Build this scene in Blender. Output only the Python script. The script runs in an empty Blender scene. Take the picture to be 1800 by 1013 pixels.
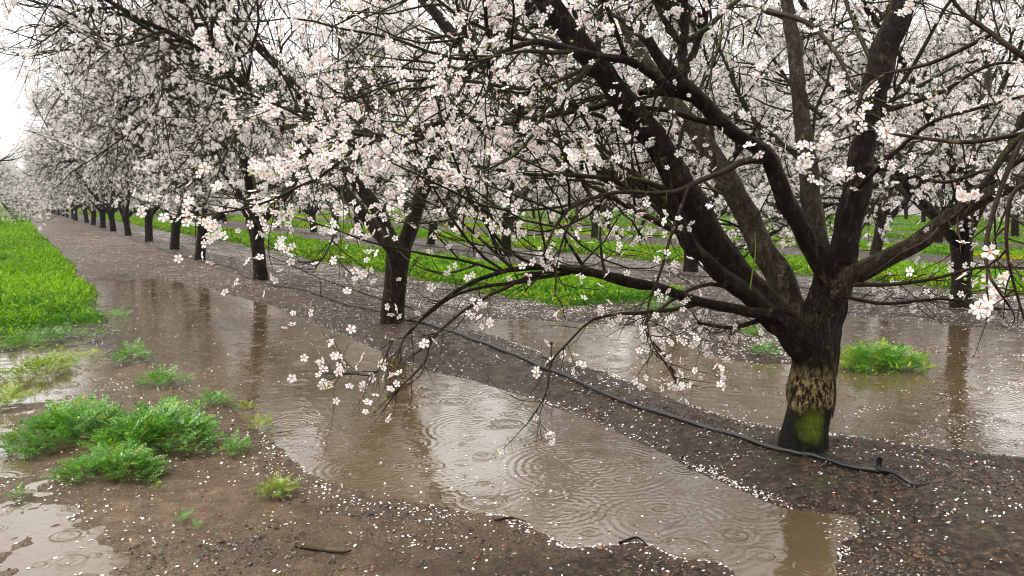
import bpy, math, random
import numpy as np
from mathutils import Vector, Matrix, Euler

R = math.radians
S = bpy.context.scene
C = S.collection
rng = np.random.default_rng(11)
random.seed(5)

# ------------------------------------------------------------------ camera
F = 1560.0                      # focal length in pixels of the 1800 wide frame
CAMZ = 1.33
PITCH = math.atan((506.5 - 352) / F)
YAW = math.atan(885 * math.cos(PITCH) / F)
cd = bpy.data.cameras.new('camera')
cam = bpy.data.objects.new('camera', cd); C.objects.link(cam)
cd.sensor_width = 36; cd.lens = F / 1800 * 36
cd.clip_start = 0.05; cd.clip_end = 3000
cam.location = (0, 0, CAMZ)
cam.rotation_euler = (math.pi / 2 - PITCH, 0, -YAW)
S.camera = cam
CR = np.array(Euler(cam.rotation_euler).to_matrix())
CP = np.array([0, 0, CAMZ])

# ------------------------------------------------------------------ world, sun, exposure
SUN_EL, SUN_AZ = R(52), R(-60)
w = bpy.data.worlds.new('World'); S.world = w; w.use_nodes = True
nt = w.node_tree; nt.nodes.clear()
sky = nt.nodes.new('ShaderNodeTexSky'); sky.sky_type = 'NISHITA'; sky.sun_disc = False
sky.sun_elevation = SUN_EL; sky.sun_rotation = SUN_AZ
sky.air_density = 1.0; sky.dust_density = 3.0; sky.ozone_density = 1.0
hs = nt.nodes.new('ShaderNodeHueSaturation'); hs.inputs['Saturation'].default_value = 0.12
mx = nt.nodes.new('ShaderNodeMix'); mx.data_type = 'RGBA'; mx.inputs['Factor'].default_value = 0.65
mx.inputs['B'].default_value = (9.3, 9.15, 8.85, 1)      # even white cloud deck
bg = nt.nodes.new('ShaderNodeBackground'); bg.inputs['Strength'].default_value = 0.12
wo = nt.nodes.new('ShaderNodeOutputWorld')
nt.links.new(sky.outputs[0], hs.inputs['Color']); nt.links.new(hs.outputs[0], mx.inputs['A'])
nt.links.new(mx.outputs['Result'], bg.inputs['Color']); nt.links.new(bg.outputs[0], wo.inputs[0])
ld = bpy.data.lights.new('sun', 'SUN'); ld.energy = 1.5; ld.angle = R(25); ld.color = (1, .97, .93)
sun = bpy.data.objects.new('sun', ld); C.objects.link(sun)
sun.rotation_euler = (math.pi / 2 - SUN_EL, 0, math.pi - SUN_AZ)
sun.rotation_euler = Vector((math.sin(SUN_AZ) * math.cos(SUN_EL), math.cos(SUN_AZ) * math.cos(SUN_EL), math.sin(SUN_EL))).to_track_quat('Z', 'Y').to_euler()
S.view_settings.view_transform = 'Standard'; S.view_settings.look = 'None'
S.view_settings.exposure = 1.2; S.view_settings.gamma = 1
S.render.engine = 'CYCLES'
cy = S.cycles
cy.max_bounces = 5; cy.diffuse_bounces = 3; cy.glossy_bounces = 3; cy.transmission_bounces = 3
cy.transparent_max_bounces = 4; cy.volume_bounces = 0; cy.caustics_reflective = False; cy.caustics_refractive = False
cy.use_adaptive_sampling = True; cy.adaptive_threshold = 0.02
cy.filter_width = 1.05
cy.use_denoising = True
cy.denoiser = 'OPENIMAGEDENOISE'; cy.denoising_input_passes = 'RGB_ALBEDO_NORMAL'

# ------------------------------------------------------------------ helpers
def ray(px, py):
    d = CR @ np.array([(px - 900) / F, -(py - 506.5) / F, -1.0]); return d
def at(px, py, Z):               # point seen at a pixel at depth Z
    return CP + ray(px, py) * Z
def gp(px, py, z=0.0):           # ground point under a pixel
    d = ray(px, py); t = (z - CAMZ) / d[2]; return CP + d * t
def depth(P):
    return (P - CP) @ (-CR[:, 2])
def proj(P):
    q = (P - CP) @ CR
    return 900 - F * q[..., 0] / q[..., 2], 506.5 + F * q[..., 1] / q[..., 2]

def make_mesh(name, V, faces, mats, smooth=False, attrs=None):
    """faces: list of (array[F,n], material index)"""
    me = bpy.data.meshes.new(name)
    V = np.asarray(V, dtype=np.float32).reshape(-1, 3)
    me.vertices.add(len(V)); me.vertices.foreach_set('co', V.ravel())
    faces = [(np.asarray(f, dtype=np.int32), m) for f, m in faces if len(f)]
    nl = sum(f.size for f, _ in faces); nf = sum(len(f) for f, _ in faces)
    me.loops.add(nl); me.polygons.add(nf)
    me.loops.foreach_set('vertex_index', np.concatenate([f.ravel() for f, _ in faces]))
    st = []; tot = []; mi = []; o = 0
    for f, m in faces:
        n = f.shape[1]; st.append(o + np.arange(len(f)) * n); tot.append(np.full(len(f), n)); mi.append(np.full(len(f), m)); o += f.size
    me.polygons.foreach_set('loop_start', np.concatenate(st).astype(np.int32))
    me.polygons.foreach_set('loop_total', np.concatenate(tot).astype(np.int32))
    me.polygons.foreach_set('material_index', np.concatenate(mi).astype(np.int32))
    me.polygons.foreach_set('use_smooth', np.full(nf, smooth))
    for m in mats: me.materials.append(m)
    for k, a in (attrs or {}).items():
        at_ = me.attributes.new(k, 'FLOAT', 'POINT'); at_.data.foreach_set('value', np.asarray(a, dtype=np.float32))
    me.update(calc_edges=True); me.validate()
    return me
def link(name, me, parent=None, loc=None):
    o = bpy.data.objects.new(name, me); C.objects.link(o)
    if parent is not None: o.parent = parent
    if loc is not None: o.location = loc
    return o
def empty(name, loc=(0, 0, 0), rz=0.0):
    o = bpy.data.objects.new(name, None); C.objects.link(o); o.location = loc; o.rotation_euler = (0, 0, rz)
    o.empty_display_size = .2
    return o
def tag(o, label=None, cat=None, group=None, kind=None):
    if label: o['label'] = label
    if cat: o['category'] = cat
    if group: o['group'] = group
    if kind: o['kind'] = kind
    return o

def hash2(ix, iy, seed):
    h = (ix.astype(np.int64) * 374761393 + iy.astype(np.int64) * 668265263 + seed * 1442695041) & 0xffffffff
    h = ((h ^ (h >> 13)) * 1274126177) & 0xffffffff
    h = h ^ (h >> 16)
    return (h & 0xffff) / 65535.0
def vnoise(x, y, seed=0):
    ix = np.floor(x); iy = np.floor(y); fx = x - ix; fy = y - iy
    fx = fx * fx * (3 - 2 * fx); fy = fy * fy * (3 - 2 * fy)
    a = hash2(ix, iy, seed); b = hash2(ix + 1, iy, seed); c = hash2(ix, iy + 1, seed); d = hash2(ix + 1, iy + 1, seed)
    return (a * (1 - fx) + b * fx) * (1 - fy) + (c * (1 - fx) + d * fx) * fy
def fbm(x, y, oct=4, seed=0, gain=.5):
    s = 0; a = 1; t = 0
    for k in range(oct):
        s = s + a * vnoise(x * 2 ** k + 17.3 * k, y * 2 ** k - 9.1 * k, seed + k); t += a; a *= gain
    return s / t * 2 - 1             # -1..1

# ------------------------------------------------------------------ materials
class M_:
    def __init__(s, name):
        s.m = bpy.data.materials.new(name); s.m.use_nodes = True; s.t = s.m.node_tree; s.t.nodes.clear()
    def n(s, typ, **kw):
        nd = s.t.nodes.new(typ)
        for k, v in kw.items():
            if k.startswith('i_'): nd.inputs[k[2:].replace('_', ' ')].default_value = v
            else: setattr(nd, k, v)
        return nd
    def l(s, a, b): s.t.links.new(a, b)
    def ramp(s, fac, stops, interp='LINEAR'):
        r = s.n('ShaderNodeValToRGB'); cr = r.color_ramp; cr.interpolation = interp
        while len(cr.elements) < len(stops): cr.elements.new(.5)
        for e, (p, c) in zip(cr.elements, stops):
            e.position = p; e.color = (c, c, c, 1) if isinstance(c, (int, float)) else (*c, 1)
        s.l(fac, r.inputs[0]); return r.outputs[0]
    def noise(s, vec, scale, detail=4, rough=.55):
        n = s.n('ShaderNodeTexNoise'); n.inputs['Scale'].default_value = scale
        n.inputs['Detail'].default_value = detail; n.inputs['Roughness'].default_value = rough
        if vec is not None: s.l(vec, n.inputs['Vector'])
        return n.outputs['Fac']
    def mix(s, f, a, b, typ='RGBA', blend='MIX'):
        m = s.n('ShaderNodeMix'); m.data_type = typ
        if typ == 'RGBA': m.blend_type = blend
        for k, v in (('Factor', f), ('A', a), ('B', b)):
            if hasattr(v, 'links') or hasattr(v, 'is_linked'): s.l(v, m.inputs[k])
            else:
                m.inputs[k].default_value = v if (k == 'Factor' or typ != 'RGBA') else (*v, 1)
        return m.outputs['Result']
    def math(s, op, a, b=None, c=None):
        m = s.n('ShaderNodeMath'); m.operation = op
        for i, v in enumerate((a, b, c)):
            if v is None: continue
            if hasattr(v, 'is_linked'): s.l(v, m.inputs[i])
            else: m.inputs[i].default_value = v
        return m.outputs[0]
    def out(s, sh):
        o = s.n('ShaderNodeOutputMaterial'); s.l(sh, o.inputs['Surface']); return s.m

def geo_pos(m): return m.n('ShaderNodeNewGeometry').outputs['Position']
def obj_co(m): return m.n('ShaderNodeTexCoord').outputs['Object']

def leaf_mat(name, cols, rough=.5, trans=.35, spec=.3):
    m = M_(name)
    r = m.n('ShaderNodeNewGeometry').outputs['Random Per Island']
    col = m.ramp(r, [(i / max(1, len(cols) - 1), c) for i, c in enumerate(cols)])
    p = m.n('ShaderNodeBsdfPrincipled'); m.l(col, p.inputs['Base Color']); p.inputs['Roughness'].default_value = rough
    p.inputs['Specular IOR Level'].default_value = spec
    t = m.n('ShaderNodeBsdfTranslucent'); m.l(col, t.inputs['Color'])
    x = m.n('ShaderNodeMixShader'); x.inputs[0].default_value = trans
    m.l(p.outputs[0], x.inputs[1]); m.l(t.outputs[0], x.inputs[2])
    return m.out(x.outputs[0])

PETAL = leaf_mat('blossom_petal', [(.93, .84, .83), (.95, .93, .91), (.94, .89, .88), (.95, .95, .91)], .6, .3, .1)
FALLEN = leaf_mat('fallen_petal', [(.62, .48, .38), (.84, .74, .70), (.90, .84, .82), (.88, .80, .80), (.74, .62, .54)], .35, .1, .5)
HEART = leaf_mat('blossom_heart', [(.62, .16, .15), (.75, .34, .10), (.60, .20, .22), (.80, .50, .18)], .6, .1, .1)
BUD = leaf_mat('blossom_bud', [(.72, .40, .42), (.80, .55, .55), (.35, .10, .08), (.22, .32, .03), (.30, .42, .05)], .6, .1, .1)
LEAFLET = leaf_mat('young_leaf', [(.16, .30, .02), (.25, .38, .03)], .5, .4)
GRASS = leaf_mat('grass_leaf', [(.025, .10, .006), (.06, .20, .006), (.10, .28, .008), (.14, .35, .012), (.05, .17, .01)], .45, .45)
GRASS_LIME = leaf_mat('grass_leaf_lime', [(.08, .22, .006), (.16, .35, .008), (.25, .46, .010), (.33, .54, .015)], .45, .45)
WEED = leaf_mat('weed_leaf', [(.025, .11, .012), (.08, .25, .02), (.16, .38, .025), (.05, .19, .045), (.28, .50, .035)], .35, .35, .5)
WEED_YEL = leaf_mat('weed_leaf_yellowing', [(.12, .26, .02), (.30, .36, .02), (.10, .24, .02), (.20, .34, .02), (.50, .34, .02)], .4, .35, .5)
MUSTARD = leaf_mat('yellow_flower', [(.75, .60, .02), (.60, .55, .02), (.40, .45, .02)], .5, .3)

def bark_mat(name, hero=False, moss=.6, base=((.003, .002, .0013), (.017, .0105, .0065), (.085, .055, .034)), fine=False):
    m = M_(name)
    co = obj_co(m)
    mp = m.n('ShaderNodeMapping'); mp.inputs['Scale'].default_value = (1, 1, .35 if not fine else 1); m.l(co, mp.inputs[0])
    n1 = m.noise(mp.outputs[0], 34 if not fine else 60, 8, .75)
    n2 = m.noise(co, 5, 4)
    n3 = m.noise(co, 14, 5, .6)
    col = m.ramp(n1, [(.32, base[0]), (.52, base[1]), (.72, base[2])])
    g = m.n('ShaderNodeNewGeometry')
    sx = m.n('ShaderNodeSeparateXYZ'); m.l(g.outputs['Normal'], sx.inputs[0])
    # grey lichen blotches
    col = m.mix(m.ramp(n3, [(.60, 0), (.66, .55)]), col, (.13, .10, .062))
    up = m.math('MULTIPLY', m.ramp(sx.outputs['Z'], [(.45, 0), (.75, 1)]), m.ramp(n2, [(.42, 0), (.6, moss)]))
    col = m.mix(up, col, (.040, .060, .012) if not fine else (.075, .100, .018))
    if not fine:
        mpv = m.n('ShaderNodeMapping'); mpv.inputs['Scale'].default_value = (1, 1, .28); 
        dis = m.n('ShaderNodeVectorMath'); dis.operation = 'ADD'; m.l(co, dis.inputs[0])
        dv = m.n('ShaderNodeTexNoise'); dv.inputs['Scale'].default_value = 24; dv.inputs['Detail'].default_value = 5; m.l(co, dv.inputs['Vector'])
        dsc = m.n('ShaderNodeVectorMath'); dsc.operation = 'SCALE'; m.l(dv.outputs['Color'], dsc.inputs[0]); dsc.inputs['Scale'].default_value = .11
        m.l(dsc.outputs[0], dis.inputs[1]); m.l(dis.outputs[0], mpv.inputs[0])
        vo = m.n('ShaderNodeTexVoronoi'); vo.feature = 'DISTANCE_TO_EDGE'; vo.inputs['Scale'].default_value = 42; m.l(mpv.outputs[0], vo.inputs['Vector'])
        crack = m.ramp(vo.outputs['Distance'], [(.0, 0), (.12, 1)])
        col = m.mix(m.math('MULTIPLY', m.math('SUBTRACT', 1, crack), .75), col, tuple(c * .4 for c in base[0]))
        n1 = m.math('ADD', n1, m.math('MULTIPLY', crack, .5))
    bump_h = n1
    if hero:
        sp = m.n('ShaderNodeSeparateXYZ'); m.l(co, sp.inputs[0])
        zz = m.math('ADD', sp.outputs['Z'], m.math('MULTIPLY', m.math('SUBTRACT', n3, .5), .10))
        mp2 = m.n('ShaderNodeMapping'); mp2.inputs['Scale'].default_value = (1, 1, .45); m.l(co, mp2.inputs[0])
        nf = m.math('ADD', m.math('MULTIPLY', m.noise(mp2.outputs[0], 45, 8, .8), .75), m.math('MULTIPLY', m.noise(co, 9, 3), .25))
        flakes = m.ramp(nf, [(.485, 0), (.54, .95)])
        band = m.ramp(zz, [(.205, 0), (.27, 1), (.34, .85), (.47, 0)])
        cream = m.math('MULTIPLY', flakes, band)
        col = m.mix(cream, col, m.ramp(n2, [(.35, (.34, .25, .10)), (.6, (.50, .40, .17))]))
        low = m.ramp(zz, [(.20, 1), (.245, 0)])
        col = m.mix(m.math('MULTIPLY', low, .7), col, (.010, .012, .006))
        # bright moss on the side that faces the alley
        mband = m.math('MULTIPLY', m.ramp(zz, [(.08, 0), (.13, 1), (.20, 1), (.235, 0)]),
                       m.ramp(m.math('MULTIPLY', sp.outputs['X'], -1), [(.5, 0), (.54, 0), (.60, 0)]))
        vm = m.n('ShaderNodeVectorMath'); vm.operation = 'DISTANCE'; m.l(co, vm.inputs[0]); vm.inputs[1].default_value = (-.052, -.125, .165)
        spot = m.ramp(m.math('ADD', vm.outputs['Value'], m.math('MULTIPLY', m.math('SUBTRACT', n3, .5), .10)), [(.03, 1), (.11, 0)])
        col = m.mix(m.math('MULTIPLY', spot, m.ramp(n1, [(.3, .5), (.5, 1)])), col, (.13, .165, .010))
    p = m.n('ShaderNodeBsdfPrincipled'); m.l(col, p.inputs['Base Color'])
    m.l(m.ramp(n3, [(.3, .38), (.7, .7)]), p.inputs['Roughness']); p.inputs['Specular IOR Level'].default_value = .09
    b = m.n('ShaderNodeBump'); b.inputs['Strength'].default_value = .8 if not fine else .3
    b.inputs['Distance'].default_value = .022 if not fine else .003
    m.l(bump_h, b.inputs['Height']); m.l(b.outputs[0], p.inputs['Normal'])
    return m.out(p.outputs[0])
BARK = bark_mat('bark')
BARK_HERO = bark_mat('bark_painted', hero=True)
BARK_LIGHT = bark_mat('bark_pale', base=((.008, .0055, .004), (.048, .034, .023), (.16, .118, .078)), moss=.5)
TWIG = bark_mat('twig_bark', moss=.85, base=((.005, .004, .002), (.015, .013, .005), (.042, .034, .016)), fine=True)
TWIG_RED = bark_mat('twig_bark_red', moss=.2, base=((.008, .004, .003), (.020, .010, .007), (.060, .036, .026)), fine=True)

def mud_mat():
    m = M_('wet_mud')
    P = geo_pos(m)
    a_g = m.n('ShaderNodeAttribute', attribute_name='green').outputs['Fac']
    a_s = m.n('ShaderNodeAttribute', attribute_name='sand').outputs['Fac']
    a_p = m.n('ShaderNodeAttribute', attribute_name='petals').outputs['Fac']
    a_w = m.n('ShaderNodeAttribute', attribute_name='wet').outputs['Fac']
    n1 = m.noise(P, 1.3, 5); n2 = m.noise(P, 26, 6, .7); n3 = m.noise(P, 90, 4, .6)
    dark = m.ramp(n2, [(.36, (.005, .0028, .0014)), (.5, (.026, .0145, .0075)), (.66, (.105, .064, .035))])
    sand = m.ramp(m.math('ADD', m.math('MULTIPLY', n3, .5), m.math('MULTIPLY', m.noise(P, 9, 6, .7), .5)), [(.32, (.030, .018, .009)), (.5, (.135, .084, .045)), (.66, (.30, .205, .125))])
    col = m.mix(a_s, dark, sand)
    col = m.mix(m.math('MULTIPLY', m.ramp(n1, [(.45, 0), (.62, 1)]), .35), col, (.060, .040, .026))
    moss = m.math('MULTIPLY', m.ramp(m.noise(P, 4.5, 5), [(.58, 0), (.68, .5)]), m.math('SUBTRACT', 1, a_s))
    col = m.mix(moss, col, (.035, .05, .012))
    col = m.mix(a_g, col, m.ramp(n2, [(.3, (.03, .07, .006)), (.7, (.10, .20, .012))]))
    v = m.n('ShaderNodeTexVoronoi'); v.inputs['Scale'].default_value = 24; m.l(P, v.inputs['Vector'])
    vs = m.n('ShaderNodeSeparateColor'); m.l(v.outputs['Color'], vs.inputs[0])
    keep = m.math('LESS_THAN', vs.outputs[0], m.math('MULTIPLY', a_p, m.ramp(m.noise(P, .9, 3), [(.3, .25), (.65, 1)])))
    dot = m.math('MULTIPLY', m.math('LESS_THAN', v.outputs['Distance'], .30), keep)
    col = m.mix(dot, col, (.62, .54, .52))
    col = m.mix(m.math('MULTIPLY', m.math('MULTIPLY', a_w, m.math('SUBTRACT', 1, a_g)), .45), col, (.022, .014, .008))
    p = m.n('ShaderNodeBsdfPrincipled'); m.l(col, p.inputs['Base Color'])
    rg = m.ramp(m.math('SUBTRACT', m.noise(P, 7, 5, .6), m.math('MULTIPLY', a_w, .22)), [(.28, .12), (.42, .33), (.6, .62)])
    m.l(m.mix(a_g, rg, .8, 'FLOAT'), p.inputs['Roughness'])
    p.inputs['Specular IOR Level'].default_value = .22
    hsum = m.math('ADD', m.math('MULTIPLY', n2, 1.0), m.math('MULTIPLY', n3, .35))
    b = m.n('ShaderNodeBump'); b.inputs['Strength'].default_value = 1; b.inputs['Distance'].default_value = .02
    m.l(hsum, b.inputs['Height']); m.l(b.outputs[0], p.inputs['Normal'])
    return m.out(p.outputs[0])
MUD = mud_mat()

def water_mat():
    m = M_('muddy_water')
    P = geo_pos(m)
    n1 = m.noise(P, .8, 3)
    col = m.ramp(n1, [(.35, (.074, .050, .026)), (.65, (.108, .077, .044))])
    p = m.n('ShaderNodeBsdfPrincipled'); m.l(col, p.inputs['Base Color'])
    p.inputs['Roughness'].default_value = .03; p.inputs['IOR'].default_value = 1.5
    # small rings where drizzle falls
    tot = None
    for sc, off, k in ((2.6, 0., 60.), (4.3, 7.7, 46.)):
        mp = m.n('ShaderNodeMapping'); mp.inputs['Location'].default_value = (off, off * 1.7, 0); m.l(P, mp.inputs[0])
        sx = m.n('ShaderNodeSeparateXYZ'); m.l(mp.outputs[0], sx.inputs[0])
        cx = m.n('ShaderNodeCombineXYZ'); m.l(sx.outputs[0], cx.inputs[0]); m.l(sx.outputs[1], cx.inputs[1])
        v = m.n('ShaderNodeTexVoronoi', voronoi_dimensions='2D'); v.inputs['Scale'].default_value = sc; v.inputs['Randomness'].default_value = .85; m.l(cx.outputs[0], v.inputs['Vector'])
        vc = m.n('ShaderNodeSeparateColor'); m.l(v.outputs['Color'], vc.inputs[0])
        d = v.outputs['Distance']
        rad = m.math('MULTIPLY', vc.outputs[0], .30)
        e = m.math('DIVIDE', m.math('SUBTRACT', d, rad), .10)
        win = m.math('EXPONENT', m.math('MULTIPLY', m.math('MULTIPLY', e, e), -1))
        edge = m.ramp(d, [(.30, 1), (.42, 0)])
        s = m.math('SINE', m.math('MULTIPLY', d, k))
        h = m.math('MULTIPLY', m.math('MULTIPLY', m.math('MULTIPLY', s, win), edge), vc.outputs[1])
        h = m.math('MULTIPLY', h, 1 / sc)
        tot = h if tot is None else m.math('ADD', tot, h)
    fine = m.math('MULTIPLY', m.noise(P, 28, 3, .5), .35)
    med = m.math('MULTIPLY', m.noise(P, 7, 2, .5), .9)
    hh = m.math('ADD', m.math('MULTIPLY', tot, 1.8), m.math('ADD', fine, med))
    b = m.n('ShaderNodeBump'); b.inputs['Strength'].default_value = 1; b.inputs['Distance'].default_value = .0022
    m.l(hh, b.inputs['Height']); m.l(b.outputs[0], p.inputs['Normal'])
    return m.out(p.outputs[0])
WATER = water_mat()

def simple(name, col, rough=.5, spec=.5):
    m = M_(name); p = m.n('ShaderNodeBsdfPrincipled')
    n = m.noise(obj_co(m), 40, 3)
    m.l(m.ramp(n, [(.3, tuple(c * .7 for c in col)), (.7, tuple(min(1, c * 1.3) for c in col))]), p.inputs['Base Color'])
    p.inputs['Roughness'].default_value = rough; p.inputs['Specular IOR Level'].default_value = spec
    return m.out(p.outputs[0])
HOSE = simple('black_plastic', (.012, .012, .014), .32)
CLOD = simple('soil_clod', (.04, .028, .021), .5)
PEBBLE = simple('pebble', (.17, .12, .085), .4)

# ------------------------------------------------------------------ terrain
def poly(pts): return np.array([gp(x, y)[:2] for x, y in pts])
PA = poly([(160, 492), (230, 482), (310, 494), (400, 517), (480, 538), (560, 572), (640, 605), (700, 634), (760, 655), (830, 668), (900, 690),
           (970, 714), (1040, 740), (1110, 772), (1180, 806), (1250, 836), (1320, 866), (1390, 893), (1445, 902), (1500, 908), (1512, 932), (1480, 962),
           (1470, 985), (1460, 1060), (1330, 1060), (1270, 990), (1190, 978), (1130, 952), (1080, 955), (1000, 962), (950, 935), (900, 905),
           (820, 900), (740, 885), (680, 872), (600, 855), (540, 830), (500, 790), (430, 740), (395, 712), (330, 690), (270, 650), (235, 612), (195, 572), (160, 530)])
PB = poly([(800, 572), (900, 560), (1010, 566), (1110, 572), (1200, 588), (1230, 620), (1330, 640), (1440, 640), (1470, 600), (1440, 570), (1480, 552), (1650, 565), (1950, 610),
           (2100, 660), (2100, 830), (1800, 805), (1640, 790), (1560, 776), (1480, 766), (1370, 755), (1300, 740), (1210, 710), (1130, 680), (1060, 655), (960, 625), (880, 595)])
def sdist(X, Y, P):
    """positive inside"""
    d2 = np.full(X.shape, 1e9); ins = np.zeros(X.shape, bool)
    n = len(P)
    for i in range(n):
        x0, y0 = P[i]; x1, y1 = P[(i + 1) % n]
        ex, ey = x1 - x0, y1 - y0
        t = np.clip(((X - x0) * ex + (Y - y0) * ey) / (ex * ex + ey * ey + 1e-12), 0, 1)
        d2 = np.minimum(d2, (X - x0 - t * ex) ** 2 + (Y - y0 - t * ey) ** 2)
        c = (y0 > Y) != (y1 > Y)
        if abs(ey) > 1e-9: ins ^= c & (X < ex * (Y - y0) / ey + x0)
    d = np.sqrt(d2)
    return np.where(ins, d, -d)
PL = poly([(-300, 1200), (-300, 590), (175, 590), (205, 640), (150, 700), (20, 735), (20, 790), (110, 870), (170, 930), (230, 1013), (260, 1200)])
PS = poly([(-300, 1300), (-300, 640), (250, 640), (400, 700), (520, 830), (700, 880), (900, 905), (960, 960), (820, 1013), (700, 1300)])
ROWX = [3.62, 10.35, 17.3, 24.1, 30.9, 37.7, 44.5, 51.3, 58.1, 64.9]
STRIPS = [(-2.6, .90), (5.8, 7.75), (12.0, 14.6), (19.2, 21.9), (26.0, 28.9), (32.8, 35.7), (39.6, 42.4), (46.4, 49.2), (53.2, 56), (60, 63)]
def green_mask(X, Y):
    """0..1, where the sown strips of weeds grow"""
    g = np.zeros(X.shape)
    wob = fbm(X * .7, Y * .7, 3, 40) * .35 + fbm(X * 3, Y * 3, 2, 44) * .14
    for k, (a, b) in enumerate(STRIPS):
        m = np.minimum(X - a, b - X) + wob
        if k == 0:
            m = m - .16 * np.clip((15 - Y) / 4, 0, 1)
            cut = (Y - 9.9 + .9 * fbm(X * 2.5, Y * 1.2, 3, 19)) * .7 + fbm(X * 1.3, Y * .3, 2, 9) * .8
            # the near end tapers off into the mud
            m = np.minimum(m, cut * .8)
        if k == 0:
            bald = gp(4, 468); m = np.minimum(m, (np.hypot((X - bald[0]) / .45, (Y - bald[1]) / 1.6) - 1) * .5)
        if k == 1:
            m = np.where(Y < 10.3, np.minimum(m, (Y - 7.2 + wob) * .6), m)
            px, py = proj(np.stack([X, Y, X * 0], -1))
            patch = 1 - np.sqrt(((px - 1548) / 85) ** 2 + ((py - 640) / 24) ** 2)
            m = np.where(Y < 9.0, np.where((Y > 1), patch * .5 + wob * .3, -1), m)
        g = np.maximum(g, np.clip(m * 6 + .5, 0, 1))
    return g
def terrain(X, Y, full=False):
    sA = sdist(X, Y, PA) if True else 0
    sB = sdist(X, Y, PB)
    big = fbm(X * .45, Y * .45, 3, 3); mid = fbm(X * 2.2, Y * 2.2, 4, 5); fin = fbm(X * 11, Y * 11, 4, 7, .6)
    land = .032 + .012 * big
    for rx in ROWX: land = land + .055 * np.exp(-((X - rx) / .75) ** 2)
    # shallow, patchy mud on the near left
    left = np.clip(sdist(X, Y, PL) * 5 + .6 + .4 * mid, 0, 1)
    near = np.clip(sdist(X, Y, PS) * 3 + .5 + .4 * mid, 0, 1)
    land = land * (1 - .97 * left) * (1 - .62 * near) + (-.0070 + .015 * mid) * left + .007 * mid * near * (1 - left)
    shp = sA + .05 * mid + .03 * fin; shb = sB + .08 * mid + .03 * fin
    s = np.maximum(shp, shb)
    soft = np.clip((2.3 - X) * 1.2, 0, 1) * np.clip((6.5 - Y) * .5, 0, 1)
    h = np.where(s > 0, -.003 - (.16 - .12 * soft) * s, np.minimum(land, .002 - s * (.22 - .19 * soft)))
    h = np.maximum(h, -.06)
    damp = np.clip(h / .02, .25 + .6 * np.maximum(left, soft), 1)
    rough = (.011 * mid + .0085 * fin) * damp
    # rougher clods on the berm and on the near right
    cl = np.clip((X - 1.5) * .8, 0, 1)
    rough = rough * (.7 + .9 * cl)
    rough = rough + left * (.012 * fin + .007 * fbm(X * 5, Y * 5, 3, 17))
    h = h + rough * np.where(s > .1, .3, 1)
    return h, sA, sB, left, near
def space(lo, hi, a, b, step, grow, ):
    c = list(np.arange(a, b, step)); s = step; v = b
    while v < hi: c.append(v); s *= grow; v += s
    c.append(hi); s = step; v = a - step; pre = []
    while v > lo: pre.append(v); s *= grow; v -= s
    pre.append(lo)
    return np.array(pre[::-1] + c)
gx = space(-260, 420, -2.2, 8.2, .022, 1.05)
gy = space(-60, 900, 1.3, 11.5, .024, 1.045)
GX, GY = np.meshgrid(gx, gy)
H, SA, SB, LEFT, NEAR = terrain(GX, GY)
GREEN = green_mask(GX, GY)
def grid_faces(nx, ny):
    i = np.arange(nx * ny).reshape(ny, nx)
    return np.stack([i[:-1, :-1], i[:-1, 1:], i[1:, 1:], i[1:, :-1]], -1).reshape(-1, 4)
sand = np.clip(NEAR * (.85 + .5 * fbm(GX * 2.5, GY * 2.5, 3, 60)) + .0 * LEFT + np.clip((.16 + np.maximum(SA, SB)) * 3, 0, .5) * (GX < 2.6), 0, 1)
alley = np.clip((GY - 9) / 6, 0, 1) * (np.abs(GX - 2.1) < 1.2)
sand = np.maximum(sand, alley * .35)
petd = np.clip((GY - 6) / 12, 0, 1) * np.clip(GX / 3, .12, 1)
petd = np.where((GX > 4.3), .62, petd * .42)
wet = np.clip(1 - H / .03, 0, 1)
me = make_mesh('ground', np.stack([GX, GY, H], -1), [(grid_faces(len(gx), len(gy)), 0)], [MUD], True,
               {'green': GREEN.ravel(), 'sand': sand.ravel(), 'petals': petd.ravel(), 'wet': wet.ravel()})
tag(link('ground', me), 'dark wet orchard soil strewn with petals around the puddles', kind='structure')
# quick lookup of the ground height
def hz(x, y):
    x = np.asarray(x, float); y = np.asarray(y, float)
    i = np.clip(np.searchsorted(gx, x) - 1, 0, len(gx) - 2); j = np.clip(np.searchsorted(gy, y) - 1, 0, len(gy) - 2)
    fx = (x - gx[i]) / (gx[i + 1] - gx[i]); fy = (y - gy[j]) / (gy[j + 1] - gy[j])
    return (H[j, i] * (1 - fx) + H[j, i + 1] * fx) * (1 - fy) + (H[j + 1, i] * (1 - fx) + H[j + 1, i + 1] * fx) * fy
def green_at(x, y):
    return green_mask(np.asarray(x, float), np.asarray(y, float))

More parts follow.
